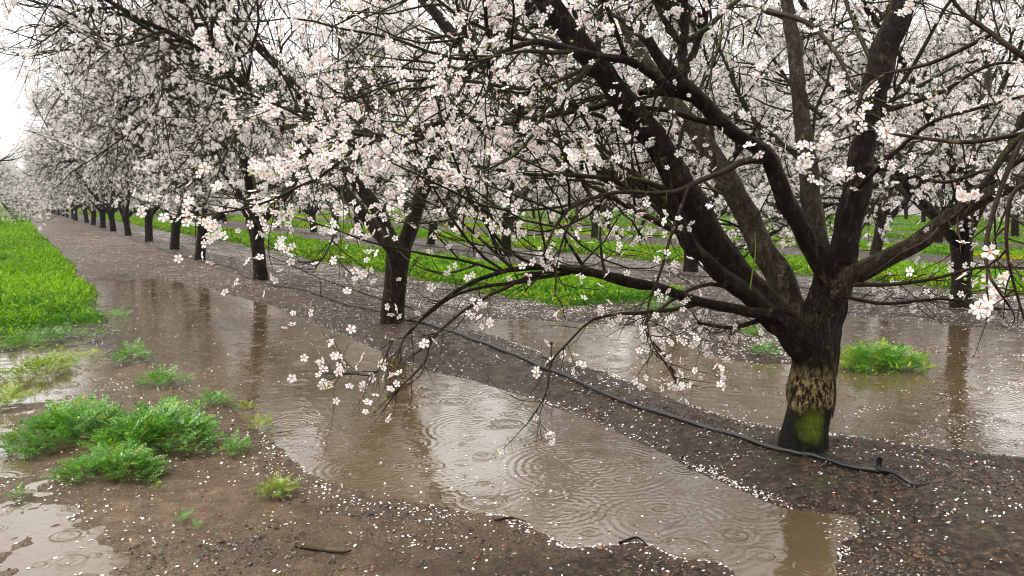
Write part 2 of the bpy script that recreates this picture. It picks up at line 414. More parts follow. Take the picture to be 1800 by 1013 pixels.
# ------------------------------------------------------------------ water with rain rings
wx = np.arange(-2.6, 9.5, .0125); wy = np.concatenate([np.arange(1.0, 8.0, .0125), space(8, 16, 8, 8.01, .0125, 1.02)[1:]])
wy = np.unique(np.round(wy, 5))
WX, WY = np.meshgrid(wx, wy)
WZ = np.zeros(WX.shape)
rings = [(1045, 822, .40, 1.2), (1045, 822, .15, 1.0), (800, 805, .0, 0), (965, 890, .22, 1.2), (1180, 915, .26, 1.3), (1315, 895, .20, 1.2), (1310, 915, .09, 1.0), (820, 742, .17, 1.1),
         (860, 755, .34, .8), (600, 720, .22, 1.1), (640, 825, .20, 1.0), (985, 832, .06, 1.0), (785, 688, .22, .9), (560, 640, .2, .8), (1030, 745, .2, 1.0),
         (710, 780, .14, .9), (1290, 870, .16, .9), (1130, 860, .3, .6), (900, 850, .12, .8), (700, 815, .10, 1.0), (1010, 930, .12, 1), (1240, 960, .15, 1),
         (1560, 690, .3, .8), (1700, 700, .35, .8), (1300, 700, .25, .7), (1120, 620, .3, .7), (450, 600, .25, .7), (380, 560, .3, .6), (1620, 740, .2, .8), (1760, 760, .25, .8)]
for px, py, rad, amp in rings:
    if amp == 0: continue
    c = gp(px, py); d = np.hypot(WX - c[0], WY - c[1])
    m = d < rad + .25
    dd = d[m]; lam = .042 if rad > .12 else .034
    wv = np.sin(2 * np.pi * (dd - rad) / lam) * np.exp(-((dd - rad) / (.045 + .12 * rad)) ** 2)
    inner = .55 * np.sin(2 * np.pi * dd / (lam * .8)) * np.exp(-(dd / .09) ** 2)
    WZ[m] += .0009 * amp * (wv + inner)
idx = grid_faces(len(wx), len(wy))
keepq = (hz(WX, WY) < .012).ravel()[idx].any(1)
idx = idx[keepq]; used, inv = np.unique(idx, return_inverse=True)
V = np.stack([WX, WY, WZ], -1).reshape(-1, 3)[used]
me = make_mesh('puddle_water', V, [(inv.reshape(idx.shape), 0)], [WATER], True)
tag(link('puddle_water', me), 'muddy brown rain puddles with spreading drop rings between the tree rows', kind='structure')

# ------------------------------------------------------------------ generic instancing of a small template
def basis(nrm, spin):
    n = nrm / np.linalg.norm(nrm, axis=1, keepdims=True)
    a = np.where(np.abs(n[:, 2:3]) < .9, [[0, 0, 1.]], [[1., 0, 0]])
    u = np.cross(a, n); u /= np.linalg.norm(u, axis=1, keepdims=True)
    v = np.cross(n, u)
    c, s = np.cos(spin)[:, None], np.sin(spin)[:, None]
    return u * c + v * s, v * c - u * s, n
def stamp(T, pos, nrm, scale, spin):
    u, v, n = basis(nrm, spin)
    sc = np.asarray(scale).reshape(-1, 1, 1)
    return pos[:, None, :] + sc * (T[None, :, 0:1] * u[:, None, :] + T[None, :, 1:2] * v[:, None, :] + T[None, :, 2:3] * n[:, None, :])
def stampf(f, K, M, off=0):
    f = np.asarray(f); return (f[None] + (np.arange(M) * K)[:, None, None]).reshape(-1, f.shape[1]) + off

# five-petalled flowers, unit = radius 1
def flower_near():
    V = []; q = []; t = []
    for k in range(5):
        a = k * 2 * math.pi / 5; ca, sa = math.cos(a), math.sin(a)
        o = len(V)
        for r, s_, z in ((.10, 0, 0), (.55, -.30, .16), (.55, .30, .16), (.93, -.24, .20), (.93, .24, .20), (.88, 0, .26), (.5, 0, .06)):
            V.append((r * ca - s_ * sa, r * sa + s_ * ca, z))
        t += [(o, o + 6, o + 1), (o, o + 2, o + 6)]
        q += [(o + 1, o + 6, o + 5, o + 3), (o + 2, o + 4, o + 5, o + 6)]
    h = len(V); V.append((0, 0, .12)); ht = []
    for k in range(5):
        a = (k + .5) * 2 * math.pi / 5; V.append((.17 * math.cos(a), .17 * math.sin(a), .05))
    for k in range(5): ht.append((h, h + 1 + k, h + 1 + (k + 1) % 5))
    s = len(V)
    for k in range(7):                      # stamens
        a = k * 2 * math.pi / 7 + .3; b = a + .25
        V += [(0, 0, .05), (.34 * math.cos(a), .34 * math.sin(a), .34), (.34 * math.cos(b), .34 * math.sin(b), .30)]
        ht.append((s + 3 * k, s + 3 * k + 1, s + 3 * k + 2))
    return np.array(V), q, t, ht
def flower_far():
    V = [(0, 0, 0)]; q = []
    for k in range(5):
        a = k * 2 * math.pi / 5; o = len(V)
        for r, da, z in ((.72, -.42, .18), (1.0, 0, .28), (.72, .42, .18)): V.append((r * math.cos(a + da), r * math.sin(a + da), z))
        q.append((0, o, o + 1, o + 2))
    h = len(V); V += [(.2, 0, .08), (-.1, .17, .08), (-.1, -.17, .08)]
    return np.array(V), q, [], [(h, h + 1, h + 2)]
FN, FF = flower_near(), flower_far()
OCT = np.array([(1, 0, 0), (0, 1, 0), (-1, 0, 0), (0, -1, 0), (0, 0, 1.5), (0, 0, -1.3)], float)
OCTF = [(0, 1, 4), (1, 2, 4), (2, 3, 4), (3, 0, 4), (1, 0, 5), (2, 1, 5), (3, 2, 5), (0, 3, 5)]
def blossom_mesh(name, pos, nrm, scale, near=False, r=rng, buds=.22):
    T, q, t, ht = FN if near else FF
    M = len(pos); spin = r.uniform(0, 6.28, M)
    isb = r.random(M) < buds
    p, n, s, sp = pos[~isb], nrm[~isb], scale[~isb], spin[~isb]
    squash = r.uniform(.75, 1.1, len(p))
    V = stamp(T, p, n, s * squash, sp); K = len(T)
    faces = [(stampf(q, K, len(p)), 0)]
    if t: faces.append((stampf(t, K, len(p)), 0))
    faces.append((stampf(ht, K, len(p)), 1))
    V = V.reshape(-1, 3); o = len(V)
    pb = pos[isb]
    if len(pb):
        B = stamp(OCT, pb, nrm[isb], scale[isb] * .26, spin[isb]).reshape(-1, 3)
        V = np.concatenate([V, B]); faces.append((stampf(OCTF, 6, len(pb), o), 2))
    return make_mesh(name, V, faces, [PETAL, HEART, BUD])

# ------------------------------------------------------------------ tubes and branching
def tubes(P, Rr, sides):
    """P (M,n,3), Rr (M,n) -> verts, quads"""
    M, n, _ = P.shape
    T = np.gradient(P, axis=1); T /= np.linalg.norm(T, axis=2, keepdims=True) + 1e-9
    mean = P[:, -1] - P[:, 0]; mean /= np.linalg.norm(mean, axis=1, keepdims=True) + 1e-9
    ref = np.where(np.abs(mean[:, 2:3]) < .8, [[0, 0, 1.]], [[.8, .6, 0]])
    ref = ref - (ref * mean).sum(1, keepdims=True) * mean
    ref = np.broadcast_to(ref[:, None, :], P.shape)
    U = np.cross(T, ref); U /= np.linalg.norm(U, axis=2, keepdims=True) + 1e-9
    W = np.cross(U, T)
    a = np.arange(sides) * 2 * np.pi / sides
    V = P[:, :, None, :] + Rr[:, :, None, None] * (np.cos(a)[None, None, :, None] * U[:, :, None, :] + np.sin(a)[None, None, :, None] * W[:, :, None, :])
    i = np.arange(M * n * sides).reshape(M, n, sides)
    j = np.roll(i, -1, axis=2)
    Fq = np.stack([i[:, :-1], i[:, 1:], j[:, 1:], j[:, :-1]], -1).reshape(-1, 4)
    return V.reshape(-1, 3), Fq
def lerp_at(P, idx, t):
    n = P.shape[1]; f = t * (n - 1); k = np.clip(f.astype(int), 0, n - 2); u = (f - k)
    if P.ndim == 3: u = u[:, None]
    return P[idx, k] * (1 - u) + P[idx, k + 1] * u
def tan_at(P, idx, t):
    n = P.shape[1]; k = np.clip((t * (n - 1)).astype(int), 0, n - 2)
    d = P[idx, k + 1] - P[idx, k]; return d / (np.linalg.norm(d, axis=1, keepdims=True) + 1e-9)
def spawn(P, Rr, idx, t, length, rad, ang, n, r, wander=.25, trop=0.0, zmin=None, out=None, side=None):
    """children of tubes P at parameter t"""
    M = len(idx); p = lerp_at(P, idx, t); d = tan_at(P, idx, t)
    rv = r.normal(size=(M, 3)); perp = rv - (rv * d).sum(1, keepdims=True) * d; perp /= np.linalg.norm(perp, axis=1, keepdims=True)
    if side is not None:
        perp = perp + side; perp /= np.linalg.norm(perp, axis=1, keepdims=True)
    a = ang[:, None]; dr = d * np.cos(a) + perp * np.sin(a)
    if out is not None:
        o_ = p - out; o_[:, 2] *= .2; o_ /= np.linalg.norm(o_, axis=1, keepdims=True) + 1e-6
        dr = dr + .35 * o_
    dr /= np.linalg.norm(dr, axis=1, keepdims=True)
    step = (length / (n - 1))[:, None]
    pts = [p]; bend = r.normal(size=(M, 3)) * wander * .5
    for k in range(1, n):
        dr = dr + r.normal(size=(M, 3)) * wander * .5 + bend * .35
        dr[:, 2] += trop
        if zmin is not None:
            low = np.clip((zmin + .35 - pts[-1][:, 2]) * 1.6, 0, 1); dr[:, 2] = dr[:, 2] * (1 - .8 * low) + .25 * low
        dr /= np.linalg.norm(dr, axis=1, keepdims=True)
        pts.append(pts[-1] + dr * step)
    CPt = np.stack(pts, 1)
    r0 = np.minimum(rad, lerp_at(Rr, idx, t) * .75)
    CRr = r0[:, None] * (1 - .72 * np.linspace(0, 1, n)[None])
    return CPt, CRr
def curve_pts(ctrl, n):
    """Catmull-Rom through control points (k,4: xyz r)"""
    c = np.asarray(ctrl, float); k = len(c)
    c = np.vstack([2 * c[0] - c[1], c, 2 * c[-1] - c[-2]])
    t = np.linspace(0, k - 1 - 1e-6, n); i = t.astype(int); u = (t - i)[:, None]
    a, b, d, e = c[i], c[i + 1], c[i + 2], c[i + 3]
    q = .5 * ((2 * b) + (-a + d) * u + (2 * a - 5 * b + 4 * d - e) * u ** 2 + (-a + 3 * b - 3 * d + e) * u ** 3)
    return q[:, :3], np.maximum(q[:, 3], .001)

def rough_tube(P, Rr, sides, seed, amp=.06, ridge=.05, flare=False):
    """a limb or trunk with knots, ridges and furrows in its outline"""
    V, Fq = tubes(P[None], Rr[None], sides)
    n = len(P); V = V.reshape(n, sides, 3)
    a = np.arange(sides) / sides * 2 * np.pi
    L = np.concatenate([[0], np.cumsum(np.linalg.norm(np.diff(P, axis=0), axis=1))])
    A, LL = np.meshgrid(a, L)
    c, s = np.cos(A), np.sin(A)
    f = 1 + amp * 1.6 * fbm(c * 1.2 + LL * 2.2 + seed, s * 1.2 + LL * 1.1 - seed, 3, seed) + ridge * fbm(c * 5 + LL * .7, s * 5 - LL * .7 + seed, 3, seed + 7)
    # furrows run along the wood
    f = f + ridge * .9 * fbm(c * 13, s * 13 + LL * 1.3, 2, seed + 9)
    V = P[:, None, :] + (V - P[:, None, :]) * f[:, :, None]
    V = np.concatenate([V.reshape(-1, 3), P[-1:]])
    tip = n * sides; last = (n - 1) * sides + np.arange(sides)
    cap = np.stack([last, np.full(sides, tip), np.roll(last, -1)], -1)
    return V, Fq, cap

def grow_crown(LP, LR, r, dens=1.0, zmin=.95, centre=None, side2=None, droop=0.0, l2len=1.0, upshoots=10, t2min=.22, fl=3.0):
    """LP (M,n,3) limbs -> list of (P,R,sides) and flower positions"""
    out = []
    M = len(LP); cen = centre if centre is not None else np.zeros(3)
    n2 = int(15 * dens)
    idx = np.repeat(np.arange(M), n2); t = np.clip(np.tile(np.linspace(t2min, .99, n2), M) + r.uniform(-.03, .03, M * n2), .05, 1)
    ln = r.uniform(.8, 1.9, len(idx)) * (1.15 - .55 * t) * l2len
    P2, R2 = spawn(LP, LR, idx, t, ln, r.uniform(.010, .020, len(idx)), r.uniform(.6, 1.15, len(idx)), 10, r, .26, .02 - droop, zmin, cen, side2)
    out.append((P2, R2, 6))
    if upshoots:
        iu = r.integers(0, M, upshoots); tu = r.uniform(.6, 1, upshoots)
        PU, RU = spawn(LP, LR, iu, tu, r.uniform(.8, 1.5, upshoots), np.full(upshoots, .009), r.uniform(.1, .5, upshoots), 10, r, .06, .25)
        out.append((PU, RU, 4))
    n3 = int(13 * dens)
    idx = np.repeat(np.arange(len(P2)), n3); t = np.clip(np.tile(np.linspace(.12, .98, n3), len(P2)) + r.uniform(-.05, .05, len(idx)), .02, 1)
    P3, R3 = spawn(P2, R2, idx, t, r.uniform(.22, .85, len(idx)) * l2len, r.uniform(.0045, .008, len(idx)), r.uniform(.5, 1.3, len(idx)), 7, r, .28, .015 - droop * .5, zmin - .1)
    # twigs straight on the limbs
    nL = int(M * 16 * dens); iL = r.integers(0, M, nL)
    PL, RL = spawn(LP, LR, iL, r.uniform(t2min, 1, nL), r.uniform(.3, .9, nL), r.uniform(.004, .008, nL), r.uniform(.8, 1.5, nL), 7, r, .3, 0, zmin)
    P3 = np.concatenate([P3, PL]); R3 = np.concatenate([R3, RL])
    out.append((P3, R3, 4))
    n4 = 6
    idx = np.repeat(np.arange(len(P3)), n4); t = r.uniform(.1, 1, len(idx))
    P4, R4 = spawn(P3, R3, idx, t, r.uniform(.04, .20, len(idx)), r.uniform(.0022, .0035, len(idx)), r.uniform(.6, 1.4, len(idx)), 4, r, .35, 0)
    out.append((P4, R4, 3))
    # blossoms in clusters along the outer twigs
    pos = []; nrm = []
    wgt = r.random(len(P4)) ** 2.2; wgt[r.random(len(P4)) < .35] = 0; wgt /= wgt.sum()
    nf = int(len(P4) * fl * .8); i4 = r.choice(len(P4), nf, p=wgt)
    tt = r.uniform(.3, 1, len(i4)); base = lerp_at(P4, i4, tt)
    nn = r.normal(size=base.shape); nn[:, 2] += .35
    nn /= np.linalg.norm(nn, axis=1, keepdims=True)
    pos = base + nn * r.uniform(.008, .028, (len(nn), 1))
    return out, pos, nn
def merge_tubes(parts):
    Vs = []; Fs = []; o = 0
    for P, Rr, sd in parts:
        V, f = tubes(P, Rr, sd); Vs.append(V); Fs.append(f + o); o += len(V)
    return np.concatenate(Vs), np.concatenate(Fs)
def clear_filter(P, loc, dmin=1.5):
    """keep branches that stay clear of the camera"""
    d = np.linalg.norm(P + loc - CP, axis=-1)
    return d.min(axis=tuple(range(1, d.ndim))) > dmin if d.ndim > 1 else d > dmin

# ------------------------------------------------------------------ procedural almond trees
def make_variant(seed, nl=5, lean=0.0, scale=1.16, flower_r=.018, dens=1.2, fl=5.0, el0=.66, zmin=1.0):
    r = np.random.default_rng(seed)
    fork = r.uniform(.62, .78); tr = r.uniform(.105, .125)
    lx, ly = r.uniform(-1, 1, 2) * lean
    ctrl = [(-.0, 0, -.12, tr * 1.25), (0, 0, .02, tr * 1.12), (lx * .3, ly * .3, .25, tr), (lx * .7, ly * .7, fork * .75, tr * 1.02), (lx, ly, fork + .02, tr * 1.12), (lx * 1.05, ly * 1.05, fork + .13, tr * .6)]
    TP, TR = curve_pts(ctrl, 30)
    trunk = rough_tube(TP, TR, 28, seed, .09, .07)
    top = np.array([lx, ly, fork])
    limbs = []; LPs = []; LRs = []
    a0 = r.uniform(0, 6.28)
    for k in range(nl):
        az = a0 + k * 2 * math.pi / nl + r.uniform(-.28, .28); el = r.uniform(el0, el0 + .36) if k else 1.2
        dr = np.array([math.cos(az) * math.cos(el), math.sin(az) * math.cos(el), math.sin(el)])
        L = r.uniform(3.5, 4.3) * scale; n = 24; p = top - dr * .04 - np.array([0, 0, .06]); pts = [p]
        bend = r.normal(size=3) * .05
        for i in range(1, n):
            dr = dr + r.normal(size=3) * .075 + bend * .3
            if i > 8: dr[2] += .012
            dr /= np.linalg.norm(dr); p = p + dr * L / (n - 1); pts.append(p)
        P = np.array(pts); s = np.linspace(0, 1, n)
        Rr = r.uniform(.062, .082) * (1 - .80 * s ** .8) + .003
        Rr[0] *= 1.15
        LPs.append(P); LRs.append(Rr); limbs.append((P, Rr))
        # second-order limb
        j = r.integers(7, 12); d2 = tan_at(P[None], np.array([0]), np.array([j / (n - 1)]))[0] + r.normal(size=3) * .45 + np.array([0, 0, .1]); d2 /= np.linalg.norm(d2)
        p = P[j]; pts = [p]
        for i in range(1, n):
            d2 = d2 + r.normal(size=3) * .08; d2 /= np.linalg.norm(d2); p = p + d2 * L * .6 / (n - 1); pts.append(p)
        LPs.append(np.array(pts)); LRs.append(Rr[j] * .72 * (1 - .75 * s)); limbs.append((LPs[-1], LRs[-1]))
    LP = np.array(LPs); LR = np.array(LRs)
    LP[1::2, 0] += 0
    tw, pos, nn = grow_crown(LP, LR, r, dens=dens, zmin=zmin, centre=top, fl=fl)
    ok = (np.hypot(pos[:, 0], pos[:, 1]) > .5) & (pos[:, 2] > .75)
    pos, nn = pos[ok], nn[ok]
    return dict(trunk=trunk, limbs=limbs, tw=tw, pos=pos, nn=nn, seed=seed, fr=flower_r)
def bm_trunk(v, mat=BARK): V, q, cap = v['trunk']; return make_mesh('trunk', V, [(q, 0), (cap, 0)], [mat], True)
def limb_mesh(P, Rr, seed, mat=BARK, sides=18, sub=3):
    c = np.column_stack([P, Rr]); PP, RR = curve_pts(c, len(P) * sub)
    V, q, cap = rough_tube(PP, RR, sides, seed, .08, .06); return make_mesh('limb', V, [(q, 0), (cap, 0)], [mat], True)
def build_variant_meshes(v, detail):
    v['m_trunk'] = bm_trunk(v)
    V, q = merge_tubes(v['tw'])
    if detail:
        v['m_limbs'] = [limb_mesh(P, Rr, v['seed'] * 7 + k, BARK_LIGHT if k % 4 == 2 else BARK) for k, (P, Rr) in enumerate(v['limbs'])]
        v['m_twigs'] = make_mesh('twigs', V, [(q, 0)], [TWIG], True)
    else:
        LP = np.array([p for p, _ in v['limbs']]); LR = np.array([p for _, p in v['limbs']])
        V2, q2 = tubes(LP, LR, 10)
        v['m_branches'] = make_mesh('branches', np.concatenate([V, V2]), [(q, 0), (q2 + len(V), 1)], [TWIG, BARK], True)
    r = np.random.default_rng(v['seed'] + 1)
    v['m_bl'] = blossom_mesh('blossoms', v['pos'], v['nn'], r.uniform(.8, 1.15, len(v['pos'])) * v['fr'], False, r)
near_vars = [make_variant(s, nl, .10) for s, nl in ((101, 5), (102, 4), (103, 5))]
far_vars = [make_variant(s, nl, .13, dens=1.12, fl=5.6, flower_r=.0205, scale=1.3, el0=.68, zmin=.85) for s, nl in ((201, 5), (202, 4), (203, 5), (204, 5))]
for v in near_vars: build_variant_meshes(v, True)
for v in far_vars: build_variant_meshes(v, False)
for v in far_vars[:2]: build_variant_meshes(v, True)
back_vars = [far_vars[0], far_vars[1]]
print('flowers per tree', [len(v['pos']) for v in near_vars + far_vars], 'twigs', [sum(p.shape[0] for p, _, _ in v['tw']) for v in near_vars])

ntree = 0
ORD = ['first', 'second', 'third', 'fourth', 'fifth', 'sixth', 'seventh', 'eighth', 'ninth', 'tenth', 'eleventh', 'twelfth']
def lab_n(k, row, rest):
    if k < 12: return '%s almond tree from the right in the %s row back' % (ORD[k], row)
    return 'far almond tree of the %s row back, beyond its twelfth from right' % row
def place_tree(v, detail, x, y, rz, sc, label, group, szz=1.0):
    global ntree
    ntree += 1
    e = empty('almond_tree', (x, y, float(hz(x, y)) - .01), rz); e.scale = (sc, sc, sc * szz)
    tag(e, label, 'tree', group)
    link('trunk', v['m_trunk'], e)
    if detail:
        for m in v['m_limbs']: link('limb', m, e)
        link('twigs', v['m_twigs'], e)
    else: link('branches', v['m_branches'], e)
    link('blossoms', v['m_bl'], e)
    return e

# front row: measured trunk feet
front = [(690, 570), (458, 495), (352, 459), (278, 441), (236, 427), (203, 416), (176, 408), (159, 402.5)]
names = ['second', 'third', 'fourth', 'fifth', 'sixth', 'seventh', 'eighth', 'ninth']
fy = []
looks = ['dark almond tree with knobbly forked stem, second trunk of the front row',
         'almond tree with short dark stem and forking limbs, third trunk of front row',
         'leaning almond trunk at the far end of the long puddle, fourth of the front row',
         'straight grey almond trunk at the edge of the petal-strewn soil, fifth of the front row',
         'sixth almond tree of the front row, just left of the straight grey trunk',
         'seventh almond tree of the front row, with a forked dark stem',
         'eighth almond tree of the front row, standing in the tight line of trunks',
         'ninth almond tree of the front row, last one whose trunk stands clear']
for k, (px, py) in enumerate(front):
    g = gp(px, py, .06)
    x, y = g[0], g[1]
    if k > 2: x = ROWX[0]
    fy.append(y)
    v = near_vars[(1, 0, 2)[k % 3]]
    det = k < 4
    if not det: v = far_vars[k % 4]
    place_tree(v, det, x, y, (0.6, 2.2, 4.0, 1.1, 5.2, 3.0, .3, 2.6)[k], (.97, .90, .90, .90, .93, .92, .95, .95)[k], looks[k], 'almond trees of the front row', (1.18, 1.22, 1.2, 1.15, 1.1, 1.1, 1.05, 1.05)[k])
PITCHY = 5.55
y = fy[-1]; k = 0
while y < 260 and k < 32:
    y += PITCHY; k += 1
    place_tree(far_vars[k % 4], False, ROWX[0] + random.uniform(-.12, .12), y, random.uniform(0, 6.28), random.uniform(.84, .94),
               'distant almond tree where the front row trunks merge at left', 'almond trees of the front row')
print('front row y', [round(v, 2) for v in fy])
# the row on the other side of the grassed alley
y = 14.0; k = 0
while k < 28:
    place_tree(far_vars[(k * 3 + 1) % 4], False, -3.35 + random.uniform(-.1, .1), y, random.uniform(0, 6.28), random.uniform(.88, .96),
               'almond tree left of the grass strip, a sliver at the left edge', 'almond trees left of the grass strip')
    y += PITCHY; k += 1
# rows behind
second = [(1690, 540), (1175, 482), (890, 450), (729, 432)]
sl = ['dark second row almond tree right of the painted trunk, above flooded soil', 'almond tree of the second row, seen between the low limbs of the big tree',
      'leaning almond tree of the second row, between the grass strips in mid picture', 'almond tree of the second row, hidden behind the knobbly second trunk']
for k, (px, py) in enumerate(second):
    g = gp(px, py, .06); x, y = g[0], g[1]
    if k in (1, 3): x = ROWX[1]
    place_tree(back_vars[k % 2], True, x, y, (1.0, 3.3, .2, 5)[k], .97, sl[k], 'almond trees of the second row')
g0 = gp(1690, 540, .06)
place_tree(far_vars[1], False, ROWX[1], g0[1] - PITCHY, 1.3, 1.0, 'almond tree of the second row whose crown enters at the right edge', 'almond trees of the second row')
k = 0
while k < 28:
    y += PITCHY; k += 1
    place_tree(far_vars[(k + 1) % 4], False, ROWX[1] + random.uniform(-.12, .12), y, random.uniform(0, 6.28), random.uniform(.93, 1.05),
               lab_n(k + 4, 'second', 'left end of it'), 'almond trees of the second row')
ordn = {2: 'third', 3: 'fourth', 4: 'fifth', 5: 'sixth', 6: 'seventh', 7: 'eighth', 8: 'ninth', 9: 'tenth'}
for ri, cnt in ((2, 22), (3, 20), (4, 17), (5, 14), (6, 12), (7, 12), (8, 10), (9, 10)):
    y = ROWX[ri] / 1.72 - 5 + (ri % 2) * 2.2
    if ri == 2: y = gp(1125, 418, .03)[1] - 2 * PITCHY
    for k in range(cnt):
        place_tree(far_vars[(k * 3 + ri) % 4], False, ROWX[ri] + random.uniform(-.2, .2), y, random.uniform(0, 6.28), random.uniform(.93, 1.06),
                   lab_n(k, ordn[ri], 'part fading to the left'), 'almond trees of the %s row' % ordn[ri])
        y += PITCHY
print('trees', ntree)

# ------------------------------------------------------------------ the big near tree, traced limb by limb
base = gp(1412, 790, .07)
BX, BY, BZ = base[0], base[1], .06
ZB = float(depth(base))
hero = empty('almond_tree', (BX, BY, BZ)); HL = np.array([BX, BY, BZ])
tag(hero, 'big old almond tree with a mossy, cream-painted trunk standing by the black hose', 'tree', 'almond trees of the front row')
def tr(pts, n=40, kink=1.0):
    """(px,py,dZ,width px) -> local curve"""
    c = []
    for px, py, dz, wd in pts:
        Z = ZB + dz; p = at(px, py, Z) - HL; c.append((*p, wd * .5 * Z / F))
    P, Rr = curve_pts(c, n)
    if kink:                          # small crooks where shoots were cut back
        L = np.concatenate([[0], np.cumsum(np.linalg.norm(np.diff(P, axis=0), axis=1))]); sd = pts[0][0] * .37 + pts[-1][1] * .11
        w_ = np.clip(L / .3, 0, 1)[:, None] * (.008 + Rr[:, None] * .32) * kink
        P = P + w_ * np.stack([fbm(L * 5.5 + sd + 31 * a_, L * 0 + a_ * 7.1, 3, 210 + a_) for a_ in range(3)], 1)
        Rr = Rr * (1 + .12 * fbm(L * 9 + sd, L * 0, 2, 230))
    return P, Rr
# trunk
P, Rr = tr([(1410, 812, 0, 104), (1411, 785, 0, 90), (1416, 750, 0, 82), (1424, 700, 0, 80), (1430, 650, 0, 79), (1433, 610, .0, 80), (1442, 570, .02, 70), (1452, 530, .03, 66), (1460, 490, .04, 60), (1464, 455, .05, 50)], 90, .35)
V, q, cap = rough_tube(P, Rr, 72, 3, .035, .075)
link('trunk', make_mesh('trunk', V, [(q, 0), (cap, 0)], [BARK_HERO], True), hero)
limbs = {
 'A': [(1428, 650, 0, 50), (1400, 592, -.05, 60), (1345, 538, -.10, 54), (1290, 472, -.16, 50), (1240, 395, -.22, 50), (1195, 315, -.28, 49), (1135, 225, -.34, 45), (1075, 150, -.4, 41), (1015, 75, -.45, 42), (950, -10, -.5, 38), (880, -100, -.5, 30)],
 'B': [(1420, 620, .05, 46), (1400, 555, .12, 48), (1370, 488, .2, 45), (1325, 405, .3, 42), (1283, 320, .4, 36), (1230, 240, .5, 32), (1175, 165, .65, 28), (1130, 100, .8, 24), (1090, 20, .9, 20)],
 'C': [(1462, 500, .0, 40), (1436, 452, -.03, 36), (1402, 395, -.08, 32), (1372, 335, -.12, 30), (1345, 275, -.16, 28), (1290, 235, -.2, 25), (1235, 185, -.24, 26), (1195, 145, -.28, 26), (1165, 110, -.3, 22), (1138, 70, -.32, 17)],
 'D': [(1460, 490, .06, 40), (1446, 450, .12, 36), (1432, 370, .22, 34), (1418, 280, .32, 30), (1408, 190, .42, 27), (1398, 100, .5, 25), (1385, 10, .6, 22), (1370, -80, .7, 18)],
 'E': [(1466, 520, .0, 56), (1476, 470, .0, 52), (1492, 400, -.05, 47), (1512, 300, -.08, 43), (1526, 215, -.1, 42), (1545, 130, -.1, 42), (1572, 50, -.1, 40), (1600, -40, -.1, 34), (1625, -140, -.1, 26)],
 'F': [(1452, 585, .03, 34), (1460, 535, .01, 46), (1490, 492, -.05, 40), (1560, 455, -.15, 34), (1625, 415, -.22, 32), (1690, 370, -.3, 30), (1755, 335, -.4, 28), (1840, 300, -.5, 26), (1950, 240, -.6, 22)],
 'G': [(1392, 575, -.08, 40), (1345, 540, -.2, 32), (1290, 500, -.28, 28), (1235, 455, -.35, 27), (1200, 410, -.4, 24), (1180, 345, -.45, 16), (1165, 280, -.5, 12)],
 'H': [(1300, 480, .1, 40), (1235, 415, .25, 34), (1150, 345, .4, 32), (1060, 300, .5, 32), (1000, 262, .6, 30), (930, 200, .7, 30), (865, 145, .8, 27), (800, 70, .85, 22), (735, -10, .9, 17)],
 'I': [(1400, 570, -.05, 26), (1375, 548, -.15, 22), (1310, 547, -.3, 20), (1230, 533, -.45, 18), (1130, 497, -.6, 16), (1050, 482, -.75, 15), (965, 470, -.9, 13), (900, 477, -1.05, 9), (830, 497, -1.2, 7), (760, 540, -1.3, 6), (715, 590, -1.4, 4)],
 'J': [(1345, 280, -.16, 15), (1300, 285, -.3, 12), (1235, 318, -.5, 10), (1160, 342, -.7, 9), (1080, 340, -.9, 7), (1010, 362, -1.1, 7), (975, 400, -1.2, 5), (955, 450, -1.25, 4)],
 'K': [(1200, 145, -.28, 18), (1200, 90, -.3, 15), (1205, 30, -.32, 13), (1200, -60, -.35, 11)],
 'L': [(1202, 130, -.28, 16), (1225, 80, -.2, 13), (1243, 20, -.15, 12), (1262, -60, -.1, 9)],
 'M': [(1060, 300, .5, 22), (1010, 285, .45, 20), (950, 235, .3, 18), (870, 210, .2, 14), (780, 215, .0, 11), (700, 240, -.2, 8), (620, 235, -.3, 6)],
 'N': [(1180, 160, -.28, 18), (1110, 110, -.5, 15), (1020, 95, -.7, 13), (930, 75, -.9, 11), (830, 120, -1.2, 8), (760, 160, -1.4, 6)],
}
HP = []; HR = []; k = 0
for nm, pts in limbs.items():
    P, Rr = tr(pts, 44 if nm in 'ABEFH' else 32)
    V, q, cap = rough_tube(P, Rr, 36 if nm in 'ABCDEFH' else 20, 30 + k, .055, .07)
    link('limb', make_mesh('limb', V, [(q, 0), (cap, 0)], [BARK_LIGHT if nm in 'BDF' else BARK if nm in 'ACEGH' else TWIG_RED if nm in 'J' else BARK], True), hero)
    PP, RR2 = tr(pts, 24); HP.append(PP); HR.append(RR2); k += 1
